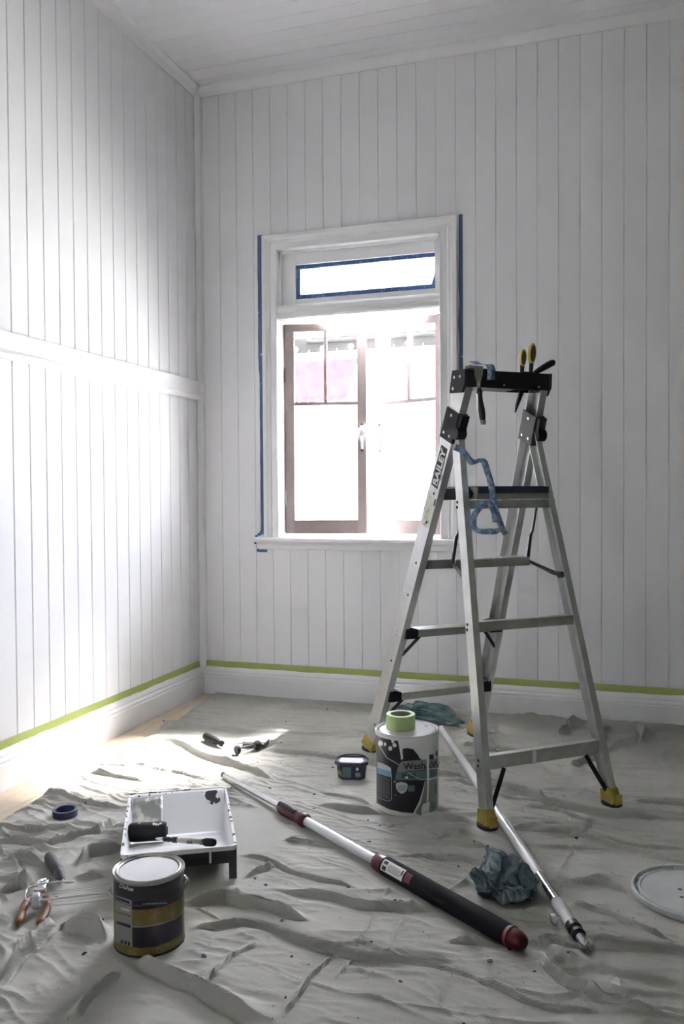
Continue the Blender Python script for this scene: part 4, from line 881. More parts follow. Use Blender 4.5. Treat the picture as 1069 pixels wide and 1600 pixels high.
# smaller tin in front
DC = Vector((1.1117, -2.424, 0.0055)); dr, dh = 0.088, 0.182
dul = thing('paint_tin', 'black and yellow paint tin with shiny white lid in the foreground', 'paint tin', DC)
dr0 = dr - 0.003
lathe_obj([(dr0 - 0.001, 0.003), (dr0 + 0.0015, 0), (dr0 + 0.0015, 0.004), (dr0, 0.006), (dr0, 0.125), (dr0 + 0.0008, 0.127), (dr0, 0.129), (dr0, dh - 0.006), (dr0 + 0.002, dh - 0.005)], 'body', 'can_body', dul, 72)
lathe_obj([(dr0 + 0.0015, dh - 0.008), (dr, dh - 0.006), (dr, dh - 0.001), (dr - 0.002, dh + 0.001), (dr - 0.005, dh - 0.001), (dr - 0.008, dh - 0.004), (dr - 0.0085, dh - 0.007)], 'rim', 'can_rim', dul, 72)
lathe_obj([(dr - 0.0085, dh - 0.006), (dr - 0.0095, dh - 0.001), (dr - 0.012, dh + 0.0005), (dr - 0.0145, dh - 0.001), (dr - 0.0155, dh - 0.005)], 'lid_ring', 'can_rim', dul, 72)
lathe_obj([(dr - 0.0155, dh - 0.007), (dr - 0.0165, dh - 0.004), (0.050, dh - 0.0035), (0.048, dh - 0.003), (0.0, dh - 0.003)], 'lid', 'lid_paint', dul, 72)
dphi = math.atan2(CAM.y - DC.y, CAM.x - DC.x)
def dconv(X, Y):
    s = max(-0.999, min(0.999, (X - 515) / 350)); c = math.sqrt(1 - s * s); Y = Y + 0.115 * (X - 515)
    return dr0 * math.asin(s), (1028 + 185 * c - Y) / ((1028 + 185 * c) - (310 + 155 * c)) * dh
def dprint(polys, name, m, eps, texts=()):
    if len(polys) > 1 and name not in ('panel_text', 'shield_lines', 'panel_outline', 'white_line', 'orange_line'):
        for p in polys: dprint([p], name, m, eps)
        return
    o_ = wrap([poly_bm(dense(p)) for p in polys] + list(texts), dr0, dphi, eps, name, m, dul, 0, dconv)
    if len(polys) > 4: o_['kind'] = 'stuff'
    return o_
# print that runs all the way round: yellow field with dark bands
def band(z0_, z1_, name, m, eps, a0=-1.45, a1=PI * 2 - 1.6):
    q = MB(); n_ = 72; q.loft([[((dr0 + e) * math.cos(dphi + a0 + (a1 - a0) * k / n_), (dr0 + e) * math.sin(dphi + a0 + (a1 - a0) * k / n_), z) for k in range(n_ + 1)] for z, e in ((z0_, eps), (z1_, eps))], cap=False, closed=False)
    return q.build(name, m, dul, smooth=60)
band(0.007, 0.118, 'yellow_band', 'yellow_print', 0.0002)
dprint([[(190, 585), (350, 640), (350, 1115), (190, 1050)]], 'panel', 'cream_print', 0.0005)
dprint([[(195, 598), (330, 648), (330, 675), (195, 628)], [(195, 835), (335, 880), (335, 912), (195, 865)]], 'panel_heading', 'can_body', 0.0008)
dprint([[(192, 738), (345, 785), (345, 805), (192, 758)], [(192, 1050), (350, 1098), (350, 1130), (192, 1078)]], 'panel_stripe', 'yellow_print', 0.0008)
dprint([[(245, 705), (330, 730), (330, 750), (245, 725)]], 'panel_print', 'pale_print', 0.0010)
fine = []
for k in range(7): y = 895 + k * 17; fine.append([(198, y), (305 + (k % 3) * 10, y + 36), (305 + (k % 3) * 10, y + 40), (198, y + 4)])
for k in range(4): y = 655 + k * 16; fine.append([(198, y), (240 + (k % 2) * 60, y + 14 + (k % 2) * 18), (240 + (k % 2) * 60, y + 18 + (k % 2) * 18), (198, y + 4)])
dprint(fine, 'panel_text', 'grey_print', 0.0008)
dprint([rect(238, 1026, 262, 1062), rect(274, 1036, 298, 1072), rect(308, 1046, 330, 1084)], 'pictogram', 'can_body', 0.0008)
dprint([[(352, 650), (600, 640), (835, 540), (835, 575), (600, 678), (352, 690)]], 'dark_stripe', 'can_body', 0.0006)
dprint([[(352, 905), (460, 905), (620, 880), (760, 830), (840, 765), (840, 975), (700, 1050), (560, 1100), (420, 1108), (352, 1095)]], 'purple_field', 'purple_print', 0.0006)
dprint([[(352, 893), (460, 893), (620, 866), (760, 816), (840, 752), (840, 762), (760, 828), (620, 878), (460, 905), (352, 905)]], 'cream_edge', 'cream_print', 0.0007)
def dline(pts, w, name, m, eps=0.0008):
    ps = []
    for a, b_ in zip(pts[:-1], pts[1:]):
        a = Vector(a); b_ = Vector(b_); nn = Vector((-(b_ - a).y, (b_ - a).x)).normalized() * w / 2; ps.append([tuple(a - nn), tuple(b_ - nn), tuple(b_ + nn), tuple(a + nn)])
    return dprint(ps, name, m, eps)
for y in (735, 768, 820): dline([(362, y), (560, y - 8), (700, y - 48)], 5, 'orange_line', 'orange_print')
dline([(365, 830), (365, 880), (545, 872), (545, 820)], 5, 'orange_line', 'orange_print'); dline([(592, 690), (592, 800)], 5, 'orange_line', 'orange_print')
for X_, Y_ in ((385, 745), (430, 745), (500, 742), (560, 738), (640, 715), (690, 700), (750, 660)): dprint([blob(X_, Y_, 17, 12, X_)], 'orange_print_mark', 'orange_print', 0.0009)
dprint([], 'lettering', 'label', 0.0009, [put(text_bm('Dulux', 58, bold=0.6), 228, 508, 0.30, 1.0)])
dprint([], 'lettering', 'pale_print', 0.0009, [put(text_bm('WATER BASED ENAMEL', 22), 455, 682, -0.05, 1.0)])
dprint([blob(610, 1135, 30, 26, 3)], 'round_badge', 'cream_print', 0.0008); dprint([blob(610, 1135, 20, 17, 3)], 'badge_core', 'orange_print', 0.0011)
side = Vector((-math.sin(dphi), math.cos(dphi), 0))
for sg in (-1, 1):
    c = side * sg * (dr0 + 0.001) + Vector((0, 0, 0.137 if sg < 0 else 0.142))
    q = MB(); q.lathe([(0.012, 0), (0.011, 0.003), (0.006, 0.006), (0.0035, 0.010)], 20, Matrix.Translation(c) @ (side * sg).to_track_quat('Z', 'Y').to_matrix().to_4x4()); q.build('ear', 'can_rim', dul, smooth=40)
bk = Vector((-math.cos(dphi), -math.sin(dphi), 0)); pts = []
for k in range(25):
    a = PI * k / 24; pts.append(side * (-math.cos(a)) * (dr0 + 0.013) + bk * math.sin(a) * (dr + 0.004) * 0.98 + Vector((0, 0, 0.140 - 0.075 * math.sin(a) ** 0.7)))
MB().tube(pts, 0.0013, 8).build('bail_handle', 'steel', dul, smooth=50)

# blue tape roll
bt = thing('tape_roll', 'blue masking tape roll lying flat on the cloth beside the left wall', 'tape roll', (0.411, -1.80, 0.0085))
annulus(0.034, 0.042, 0.024).build('tape', 'tub', bt, smooth=40); annulus(0.032, 0.0341, 0.0235).build('core', 'grey_handle', bt, smooth=40)
bt.children[0].data.materials[0] = M['blue_tape_dark2'] = mat('blue_roll_side', (0.025, 0.04, 0.12), 0.5)

# pail lid on the right
pl_ = thing('pail_lid', 'large pale plastic pail lid lying upside down at the right edge', 'lid', (2.41, -1.79, 0.008))
lathe_obj([(0.157, 0.0), (0.161, 0.004), (0.161, 0.017), (0.158, 0.020), (0.154, 0.019), (0.153, 0.009), (0.148, 0.006), (0.144, 0.009), (0.143, 0.015), (0.138, 0.0165), (0.134, 0.013), (0.02, 0.012), (0.0, 0.012)], 'lid_disc', 'lid_plastic', pl_, 80)
for k in range(24):
    a = 2 * PI * k / 24; q = MB(); q.box(0.1445, 0.1535, -0.0012, 0.0012, 0.006, 0.016, Matrix.Rotation(a, 4, 'Z')); q.build('rib', 'lid_plastic', pl_)
for (a, r_) in ((2.9, 0.035), (4.0, 0.05)): MB().lathe([(0.006, 0.0121), (0.004, 0.0128)], 12, Matrix.Translation((r_ * math.cos(a), r_ * math.sin(a), 0))).build('paint_spot', 'grey_handle', pl_)

# small navy tub
TC = Vector((1.234, -1.135, 0.0085)); TR = math.radians(12)
tub = thing('filler_tub', 'small navy plastic tub with white lid label near the middle', 'tub', TC, TR)
def oct(w, d_, c): return [(-w + c, -d_), (w - c, -d_), (w, -d_ + c), (w, d_ - c), (w - c, d_), (-w + c, d_), (-w, d_ - c), (-w, -d_ + c)]
q = MB(); q.loft([[(x, y, z) for x, y in oct(w, d_, 0.018)] for w, d_, z in ((0.052, 0.034, 0), (0.058, 0.040, 0.058))]); q.build('body', 'tub', tub, bevel=0.002)
q = MB(); q.loft([[(x, y, z) for x, y in oct(w, d_, c_)] for w, d_, z, c_ in ((0.060, 0.042, 0.054, 0.02), (0.065, 0.047, 0.058, 0.022), (0.065, 0.047, 0.068, 0.022), (0.060, 0.042, 0.070, 0.02), (0.058, 0.040, 0.066, 0.02))]); tl = q.build('lid', 'tub', tub, bevel=0.001)
q = MB(); q.prism([(-0.040, -0.033), (0.034, -0.033), (0.047, -0.014), (0.040, 0.022), (-0.044, 0.022), (-0.050, -0.012)], 0.0662, 0.0675); q.build('lid_label', 'label', tl)
q = MB(); q.tube(smoothpath([(-0.062, 0.0, 0.064), (-0.050, 0.030, 0.070), (-0.02, 0.044, 0.073), (0.02, 0.044, 0.074), (0.050, 0.030, 0.072), (0.062, 0.0, 0.064)], 5), 0.0028, 8); q.build('handle', 'tub', tub, smooth=40)
def tlabel(x0, x1, z0_, z1_, m):
    q = MB(); y = lambda z: -(0.034 + 0.006 * z / 0.058) - 0.0006
    q.add([(x0, y(z0_), z0_), (x1, y(z0_), z0_), (x1, y(z1_), z1_), (x0, y(z1_), z1_)], [(0, 1, 2, 3)]); return q.build('label', m, tub)
tlabel(-0.034, 0.000, 0.008, 0.050, 'teal_print'); tlabel(0.016, 0.036, 0.012, 0.030, 'grey_print')
q = MB(); q.add([(-0.0515 - 0.0012, -0.0155 - 0.0012, 0.010), (-0.0345 - 0.0012, -0.0335 - 0.0012, 0.010), (-0.0365 - 0.0012, -0.0372 - 0.0012, 0.034), (-0.0550 - 0.0012, -0.0190 - 0.0012, 0.034)], [(0, 1, 2, 3)]); q.build('label', 'olive_print', tub)
q = MB(); q.lathe([(0.006, 0), (0.006, 0.0005)], 16, Matrix.Translation((0.024, -0.0395, 0.044)) @ Matrix.Rotation(PI / 2, 4, 'X')); q.build('badge', 'pale_print', tub)

# ================================================================== POLES (local +x runs along the pole)
def along(prof, n=24):   # prof: (x, r)
    return MB().lathe([(r, x) for x, r in prof], n, Matrix.Rotation(PI / 2, 4, 'Y'))
def pole(name, label, A, B):
    A = Vector(A); B = Vector(B); return thing(name, label, 'pole', A, (B - A).to_track_quat('X', 'Z'))
pa = pole('extension_pole', 'telescopic extension pole with long black foam grip and dark red ends', (0.764, -1.298, 0.024), (1.996, -2.214, 0.034))
along([(0, 0.0095), (0.001, 0.0105), (0.018, 0.0105), (0.019, 0.0095), (0.45, 0.0095)]).build('inner_tube', 'steel', pa, smooth=40)
along([(-0.002, 0.008), (0, 0.0112), (0.012, 0.0112), (0.014, 0.009)]).build('tip', 'grey_handle', pa, smooth=40)
along([(0.422, 0.013), (0.428, 0.019), (0.45, 0.0225), (0.49, 0.021), (0.54, 0.018), (0.555, 0.0195), (0.566, 0.023), (0.585, 0.0235), (0.592, 0.018)]).build('twist_lock', 'red', pa, smooth=40)
q = MB(); q.lathe([(0.0, 0.0), (0.0135, 0.0), (0.015, 0.05), (0.011, 0.10), (0.0, 0.104)], 16, Matrix.Translation((0.432, -0.004, 0.0100)) @ Matrix.Rotation(PI / 2, 4, 'Y')); q.build('lock_inset', 'black', pa, smooth=60)
along([(0.585, 0.0148), (0.975, 0.0148)]).build('outer_tube', 'white_metal', pa, smooth=40)
along([(0.966, 0.018), (0.972, 0.024), (1.0, 0.0265), (1.012, 0.0262)]).build('collar', 'red', pa, smooth=40)
along([(1.008, 0.0255), (1.02, 0.0270), (1.30, 0.0272), (1.49, 0.0262), (1.500, 0.0245)], 28).build('foam_grip', 'foam', pa, smooth=40)
along([(1.494, 0.0250), (1.500, 0.0268), (1.506, 0.0262)]).build('grip_ring', 'redink', pa, smooth=40)
along([(1.505, 0.0240), (1.525, 0.0235), (1.540, 0.018), (1.546, 0.008)]).build('end_cap', 'red', pa, smooth=40)
def cyl_label(x0, x1, a0, a1, r, m, name, parent):
    q = MB(); n_ = 10; q.loft([[(x, r * math.cos(a0 + (a1 - a0) * k / n_), r * math.sin(a0 + (a1 - a0) * k / n_)) for k in range(n_ + 1)] for x in (x0, x1)], cap=False, closed=False); return q.build(name, m, parent, smooth=60)
pw = pa.rotation_quaternion.to_matrix(); up_l = pw.inverted() @ ((CAM - Vector(pa.location)) - Vector((1.0, -0.8, 0))).normalized(); an = math.atan2(up_l.z, up_l.y)
cyl_label(1.022, 1.118, an - 0.62, an + 0.62, 0.0279, 'label', 'label', pa)
lab = [(1.028, 1.045, 0.1, 0.5), (1.052, 1.104, 0.28, 0.33), (1.052, 1.110, 0.14, 0.18), (1.052, 1.100, 0.0, 0.04), (1.052, 1.106, -0.14, -0.10), (1.052, 1.095, -0.28, -0.24), (1.028, 1.045, -0.45, -0.12)]
for x0, x1, a, b_ in lab: cyl_label(x0, x1, an + a, an + b_, 0.0282, 'ink', 'label_print', pa)
cyl_label(1.108, 1.114, an - 0.45, an + 0.1, 0.0282, 'redink', 'label_print', pa); cyl_label(1.124, 1.150, an - 0.5, an + 0.5, 0.0279, 'redink', 'label_badge', pa)

pb = pole('extension_pole', 'white metal extension pole with chrome end running under the ladder', (1.444, -0.433, 0.026), (2.141, -2.169, 0.028))
along([(0, 0.013), (0.003, 0.0155), (1.498, 0.0155), (1.502, 0.014)]).build('outer_tube', 'white_metal', pb, smooth=40)
along([(1.498, 0.0135), (1.52, 0.0135), (1.665, 0.0135)]).build('inner_tube', 'chrome', pb, smooth=40)
kn = [(1.655, 0.0145)]
for k in range(22): kn += [(1.658 + k * 0.0052, 0.0152), (1.6606 + k * 0.0052, 0.0163)]
along(kn + [(1.776, 0.015)]).build('knurled_grip', 'white_metal', pb, smooth=20)
along([(1.772, 0.012), (1.778, 0.018), (1.80, 0.0185), (1.806, 0.0135), (1.812, 0.0135), (1.816, 0.017), (1.826, 0.017), (1.832, 0.011)]).build('collar', 'blackmetal', pb, smooth=40)
th = [(1.826, 0.009)]
for k in range(8): th += [(1.832 + k * 0.005, 0.0085), (1.8345 + k * 0.005, 0.0105)]
along(th + [(1.874, 0.010), (1.880, 0.007)]).build('threaded_tip', 'chrome', pb, smooth=15)
q = MB(); q.lathe([(0.004, 0), (0.004, 0.012), (0.011, 0.014), (0.0135, 0.020), (0.011, 0.027), (0.004, 0.029)], 20, Matrix.Translation((1.735, -0.014, -0.004)) @ Matrix.Rotation(PI / 2, 4, 'X')); q.build('lock_knob', 'steel', pb, smooth=50)

# ================================================================== ROLLER TRAY
TRC = Vector((0.915, -1.920, 0.006)); TRA = math.atan2(0.49, 0.871)
tray = thing('roller_tray', 'black roller tray coated inside with white paint behind the paint tin', 'paint tray', TRC, TRA)
W2, L2 = 0.155, 0.243
def tz(x, y, top=0.096):
    back = 0.016 + (y - 0.075) / 0.160 * 0.084 if y > 0.075 else 0
    ramp = 0.016 + (0.075 - y) / 0.30 * 0.052 if y <= 0.075 else 0
    z = max(back, ramp)
    e = min(W2 - abs(x), (y + L2)); z = max(z, top - e * 7.0)
    e2 = L2 - y; z = max(z, top - e2 * 5)
    return min(z, top)
nx, ny = 70, 200; vs = []; fs = []
for jy in range(ny):
    y = -L2 + 2 * L2 * jy / (ny - 1)
    for ix in range(nx):
        a = ix / (nx - 1); x = W2 * math.sin((a - 0.5) * PI)   # finer near the walls
        z = tz(x, y)
        if 0.02 < z < 0.09 and y < 0.07 and abs(x) < W2 - 0.018 and y > -L2 + 0.012: z += 0.0011 * math.sin(y * 2 * PI / 0.0095)
        vs.append((x, y, z))
for jy in range(ny - 1):
    for ix in range(nx - 1): fs.append((jy * nx + ix, jy * nx + ix + 1, (jy + 1) * nx + ix + 1, (jy + 1) * nx + ix))
MB().add(vs, fs).build('painted_inside', 'tray_white', tray, smooth=40)
# outer shell: rim lip, sides, underside
def rr(w, l, c=0.014, n_=5):
    out = []
    for cx, cy, a0 in ((w - c, l - c, 0), (-w + c, l - c, PI / 2), (-w + c, -l + c, PI), (w - c, -l + c, 1.5 * PI)):
        for k in range(n_ + 1): a = a0 + PI / 2 * k / n_; out.append((cx + c * math.cos(a), cy + c * math.sin(a)))
    return out
rim = MB(); 
rim.loft([[(x, y, z) for x, y in rr(w, l)] for w, l, z in ((W2 - 0.001, L2 - 0.001, 0.094), (W2 + 0.001, L2 + 0.001, 0.0985), (W2 + 0.007, L2 + 0.007, 0.0985), (W2 + 0.008, L2 + 0.008, 0.096), (W2 + 0.008, L2 + 0.008, 0.086), (W2 + 0.0065, L2 + 0.0065, 0.086))], cap=False)
rim.build('rim', mat_two('tray_rim_paint', (0.02, 0.02, 0.02), (0.76, 0.76, 0.76), 38, 0.41, 0.02, 0.35), tray, smooth=30)
und = MB(); rings = []
for y in [-L2 - 0.002 + (2 * L2 + 0.004) * k / 40 for k in range(41)]:
    zb = max(0.0, tz(0, max(-L2 + 0.02, min(L2 - 0.02, y))) - 0.008); 
    rings.append([(-W2 - 0.001, y, 0.094), (-W2 + 0.006, y, zb), (W2 - 0.006, y, zb), (W2 + 0.001, y, 0.094)])
und.loft(rings, cap=False, closed=False)
fy = -L2 - 0.002; und.add([(-W2, fy, 0.095), (W2, fy, 0.095), (W2, fy + 0.004, 0.046), (-W2, fy + 0.004, 0.046)], [(0, 1, 2, 3)])
und.build('outer_shell', 'tray_black', tray)
for sg in (-1, 1):
    q = MB(); q.loft([[(sg * (W2 + a), y0_, z) for a, y0_ in ((-0.016, -L2 - 0.004), (0.006, -L2 - 0.004), (0.006, -L2 + l_), (-0.0, -L2 + l_), (-0.0, -L2 + 0.003), (-0.016, -L2 + 0.003))] for z, l_ in ((0.0, 0.022), (0.09, 0.075))]); q.build('leg', 'tray_black', tray)
def on_slope(poly, name, m, eps):     # flat paint gap lying on the sloping back wall
    bm_ = poly_bm(poly); 
    ny_ = Vector((0, -0.084, 0.160)).normalized()
    for v in bm_.verts: y = v.co.y; v.co = Vector((v.co.x, y, 0.016 + (y - 0.075) / 0.160 * 0.084)) + ny_ * eps
    me = bpy.data.meshes.new(name); bm_.to_mesh(me); bm_.free(); me.materials.append(M[m]); return link(name, me, tray)
on_slope([(0.092, 0.222), (0.100, 0.226), (0.128, 0.226), (0.132, 0.218), (0.126, 0.210), (0.124, 0.200), (0.130, 0.192), (0.136, 0.198), (0.139, 0.190), (0.136, 0.180), (0.128, 0.176), (0.122, 0.172), (0.118, 0.182), (0.112, 0.170), (0.104, 0.176), (0.106, 0.186), (0.094, 0.192), (0.088, 0.206)], 'bare_patch', 'black', 0.0012)
for (x, y, r_) in ((-0.128, 0.224, 0.003), (-0.094, 0.226, 0.0032), (-0.06, 0.232, 0.002), (-0.04, 0.227, 0.002), (-0.02, 0.23, 0.002), (0.078, 0.222, 0.0018)): on_slope([(x + r_ * math.cos(k), y + r_ * math.sin(k) * 1.3) for k in range(6)], 'bare_patch', 'black', 0.0014)
TQ = Matrix.Translation(TRC) @ Matrix.Rotation(TRA, 4, 'Z')
def tw(name, label, cat): return thing(name, label, cat, TRC, TRA)
kb = tw('broad_knife', 'wide paint-smeared steel blade leaning inside the roller tray', 'paint scraper')
q = MB(); n_ = 10; ny_ = Vector((0, -0.084, 0.160)).normalized()
for side_ in (0,):
    grid = []
    for a in range(n_ + 1):
        row = []
        for b_ in range(n_ + 1):
            x = -0.145 + 0.094 * b_ / n_ + (0.004 * a / n_); y = 0.212 - 0.155 * a / n_
            z = 0.016 + max(0, (y - 0.075)) / 0.160 * 0.084 + (0.012 if y < 0.075 else 0)
            row.append(tuple(Vector((x, y, z)) + ny_ * (0.005 + 0.006 * math.sin(PI * b_ / n_ * 0.5))))
        grid.append(row)
    vs = [p for r in grid for p in r]; fs = [(a * (n_ + 1) + b_, a * (n_ + 1) + b_ + 1, (a + 1) * (n_ + 1) + b_ + 1, (a + 1) * (n_ + 1) + b_) for a in range(n_) for b_ in range(n_)]
    q.add(vs, fs)
o = q.build('blade', 'knife_paint', kb, smooth=40); o.modifiers.new('s', 'SOLIDIFY').thickness = 0.0012
rs = tw('roller_sleeve', 'short black paint roller sleeve with paint-streaked end in the roller tray', 'paint roller')
T = Matrix.Translation((-0.093, -0.012, 0.066)) @ Matrix.Rotation(math.radians(-4), 4, 'Z') @ Matrix.Rotation(PI / 2, 4, 'Y')
MB().lathe([(0.012, -0.058), (0.022, -0.058), (0.027, -0.052), (0.028, -0.04), (0.028, 0.045), (0.025, 0.055), (0.012, 0.057)], 36, T).build('nap', 'roller_nap', rs, smooth=50)
MB().lathe([(0.0, -0.0595), (0.012, -0.0595), (0.012, 0.0595), (0.0, 0.0595)], 20, T).build('core', 'black', rs, smooth=40)
br = tw('paint_brush', 'slim paint-crusted brush resting across the front rim of the roller tray', 'paint brush')
A = Vector((-0.068, -0.150, 0.098)); B = Vector((0.098, -0.275, 0.122)); dq = (B - A); Lb = dq.length; T = Matrix.Translation(A) @ dq.to_track_quat('Z', 'Y').to_matrix().to_4x4()
MB().lathe([(0.0005, 0), (0.003, 0.006), (0.0045, 0.02), (0.005, 0.034)], 16, T).build('bristles', 'wet_paint', br, smooth=50)
MB().lathe([(0.0055, 0.030), (0.0072, 0.034), (0.0072, 0.052), (0.0058, 0.055), (0.0058, 0.060), (0.0082, 0.064), (0.0085, 0.078), (0.006, 0.082)], 18, T).build('ferrule', 'putty_black', br, smooth=30)
MB().lathe([(0.006, 0.078), (0.0075, 0.09), (0.0085, 0.12), (0.0078, 0.15), (0.0088, 0.175)], 18, T).build('handle', 'brush_handle', br, smooth=50)
MB().lathe([(0.0088, 0.173), (0.0115, 0.178), (0.0115, 0.200), (0.009, Lb)], 18, T).build('handle_end', 'black', br, smooth=40)
# drip of paint over the front of the tray
MB().box(0.083, 0.089, -0.2535, -0.2505, 0.055, 0.092, ).build('paint_drip', 'wet_paint', tray)
# ================================================================== SMALL TOOLS
# roller frame with cage on the left
z0_ = 0.026
rf = thing('paint_roller', 'cage roller frame with white end cap and dark grey handle, front left', 'paint roller', (0, 0, 0))
ca = Vector((0.752, -2.388, 0.036)); cb = ca + Vector((0.86, 0.51, 0.0)).normalized() * 0.235 + Vector((0, 0, 0.004)); ax = (cb - ca).normalized(); T = Matrix.Translation(ca) @ ax.to_track_quat('Z', 'Y').to_matrix().to_4x4()
MB().lathe([(0.004, -0.012), (0.018, -0.012), (0.021, -0.008), (0.021, 0.004), (0.018, 0.008), (0.004, 0.009)], 28, T).build('end_cap', 'white_plastic', rf, smooth=40)
sd = ax.cross(Vector((0, 0, 1))).normalized(); up = sd.cross(ax)
for k in range(5):
    a = 2 * PI * k / 5 + 0.3; pts = []
    for i in range(9):
        s = i / 8; r_ = 0.0145 + 0.0045 * math.sin(PI * s); pts.append(ca + ax * 0.235 * s + (sd * math.cos(a) + up * math.sin(a)) * r_)
    MB().tube(pts, 0.0013, 6).build('cage_wire', 'steel', rf, smooth=50)
MB().tube([ca - ax * 0.014, cb], 0.0032, 8).build('axle', 'steel', rf, smooth=50)
MB().lathe([(0.004, 0), (0.017, 0.0), (0.019, 0.004), (0.019, 0.010), (0.004, 0.012)], 24, Matrix.Translation(cb) @ ax.to_track_quat('Z', 'Y').to_matrix().to_4x4()).build('end_cap', 'white_plastic', rf, smooth=40)
h0 = Vector((0.600, -2.135, 0.028)); h1 = Vector((0.728, -2.245, 0.026)); hd = (h1 - h0).normalized()
MB().tube(smoothpath([ca - ax * 0.012, ca - ax * 0.022 + Vector((0, 0, 0.002)), ca - ax * 0.030 + Vector((-0.008, 0.012, 0.004)), Vector((0.695, -2.362, 0.036)), Vector((0.690, -2.335, 0.040)), Vector((0.735, -2.300, 0.044)), Vector((0.775, -2.275, 0.040)), Vector((0.775, -2.262, 0.034)), Vector((0.752, -2.262, 0.028)), h1 - hd * 0.004], 5), 0.0027, 8).build('wire_frame', 'steel', rf, smooth=50)
T = Matrix.Translation(h0) @ hd.to_track_quat('Z', 'Y').to_matrix().to_4x4(); Lh = (h1 - h0).length
MB().lathe([(0.004, -0.010), (0.013, -0.007), (0.017, 0.002), (0.0175, 0.03), (0.0165, 0.08), (0.0165, 0.105), (0.013, 0.112), (0.0145, 0.118), (0.0145, Lh - 0.030), (0.010, Lh - 0.010), (0.005, Lh)], 24, T).build('handle', 'grey_handle', rf, smooth=40)
# pliers
pz = 0.030
pr_ = thing('pliers', 'pliers with orange-brown grips lying open beside the cage roller', 'pliers', (0, 0, 0))
pv = Vector((0.708, -2.318, pz - 0.004))
for (pts, rr_) in (([(0.712, -2.330, 0.022), (0.706, -2.362, 0.021), (0.724, -2.405, 0.022), (0.748, -2.445, 0.023), (0.765, -2.478, 0.022)], 1), ([(0.722, -2.322, 0.022), (0.752, -2.345, 0.018), (0.786, -2.392, 0.020), (0.806, -2.432, 0.021), (0.816, -2.462, 0.020)], 1)):
    MB().tube(smoothpath(pts, 5), [0.0055 + 0.0045 * math.sin(min(1, (i + 2) / 12) * PI / 2) - (0.003 if i == 20 else 0) for i in range(21)], 14).build('grip', 'orange_grip', pr_, smooth=50)
MB().lathe([(0.006, -0.008), (0.016, -0.007), (0.016, 0.007), (0.006, 0.008)], 24, Matrix.Translation(pv)).build('pivot', 'steel', pr_, smooth=40)
for pts in ([(0.703, -2.318, pz - 0.003), (0.689, -2.300, pz), (0.682, -2.284, pz + 0.001), (0.688, -2.266, pz)], [(0.713, -2.314, pz - 0.003), (0.706, -2.296, pz), (0.702, -2.280, pz + 0.001), (0.698, -2.264, pz)]):
    MB().tube(smoothpath(pts, 4), [0.009, 0.0088, 0.0086, 0.0084, 0.0082, 0.008, 0.0078, 0.0075, 0.007, 0.006, 0.005, 0.004, 0.003], 10).build('jaw', 'chrome', pr_, smooth=50)
# mini roller frame with black handle in the bright part of the floor
mf = thing('mini_paint_roller', 'mini roller frame with black handle and black end wheels, brightest floor area', 'paint roller', (0, 0, 0))
h0 = Vector((0.468, -0.868, 0.030)); h1 = Vector((0.590, -0.948, 0.028)); hd = (h1 - h0).normalized(); T = Matrix.Translation(h0) @ hd.to_track_quat('Z', 'Y').to_matrix().to_4x4()
MB().lathe([(0.010, -0.004), (0.016, 0.0), (0.017, 0.01), (0.016, 0.06), (0.0165, 0.085), (0.0135, 0.105), (0.008, 0.118), (0.008, 0.128), (0.013, 0.132), (0.013, 0.140), (0.005, 0.143)], 24, T).build('handle', 'black', mf, smooth=40)
wa = Vector((0.690, -1.010, 0.030)); wb_ = Vector((0.745, -0.925, 0.030)); wx = (wb_ - wa).normalized()
T = Matrix.Translation(wa) @ wx.to_track_quat('Z', 'Y').to_matrix().to_4x4(); Lw = (wb_ - wa).length
MB().lathe([(0.005, -0.008), (0.017, -0.008), (0.019, -0.004), (0.019, 0.004), (0.015, 0.008), (0.005, 0.010)], 24, T).build('end_wheel', 'black', mf, smooth=40)
MB().lathe([(0.005, -0.018), (0.015, -0.018), (0.020, -0.006), (0.020, 0.006), (0.015, 0.012), (0.005, 0.013)], 24, T @ Matrix.Translation((0, 0, Lw))).build('end_wheel', 'black', mf, smooth=40)
for k in range(4):
    a = PI / 2 * k + 0.4; o_ = T @ Vector((0.011 * math.cos(a), 0.011 * math.sin(a), 0)); p_ = T @ Vector((0.011 * math.cos(a), 0.011 * math.sin(a), Lw)); MB().tube([o_, p_], 0.0018, 6).build('cage_wire', 'chrome', mf, smooth=50)
MB().tube(smoothpath([h1 - hd * 0.004, h1 + hd * 0.03, Vector((0.640, -0.935, 0.028)), Vector((0.70, -0.905, 0.030)), wb_ + wx * 0.03, wb_ + wx * 0.008], 6), 0.0024, 8).build('wire_frame', 'chrome', mf, smooth=50)
# sanding block
sbk = thing('sanding_block', 'grey sanding block with pale top behind the mini roller frame', 'sanding block', (0.712, -0.872, 0.012), math.radians(8))
MB().box(-0.052, 0.052, -0.030, 0.030, 0.0, 0.020).build('foam_core', 'grey_block', sbk, bevel=0.001); MB().box(-0.0525, 0.0525, -0.031, 0.031, 0.020, 0.0235).build('top_face', 'label', sbk)

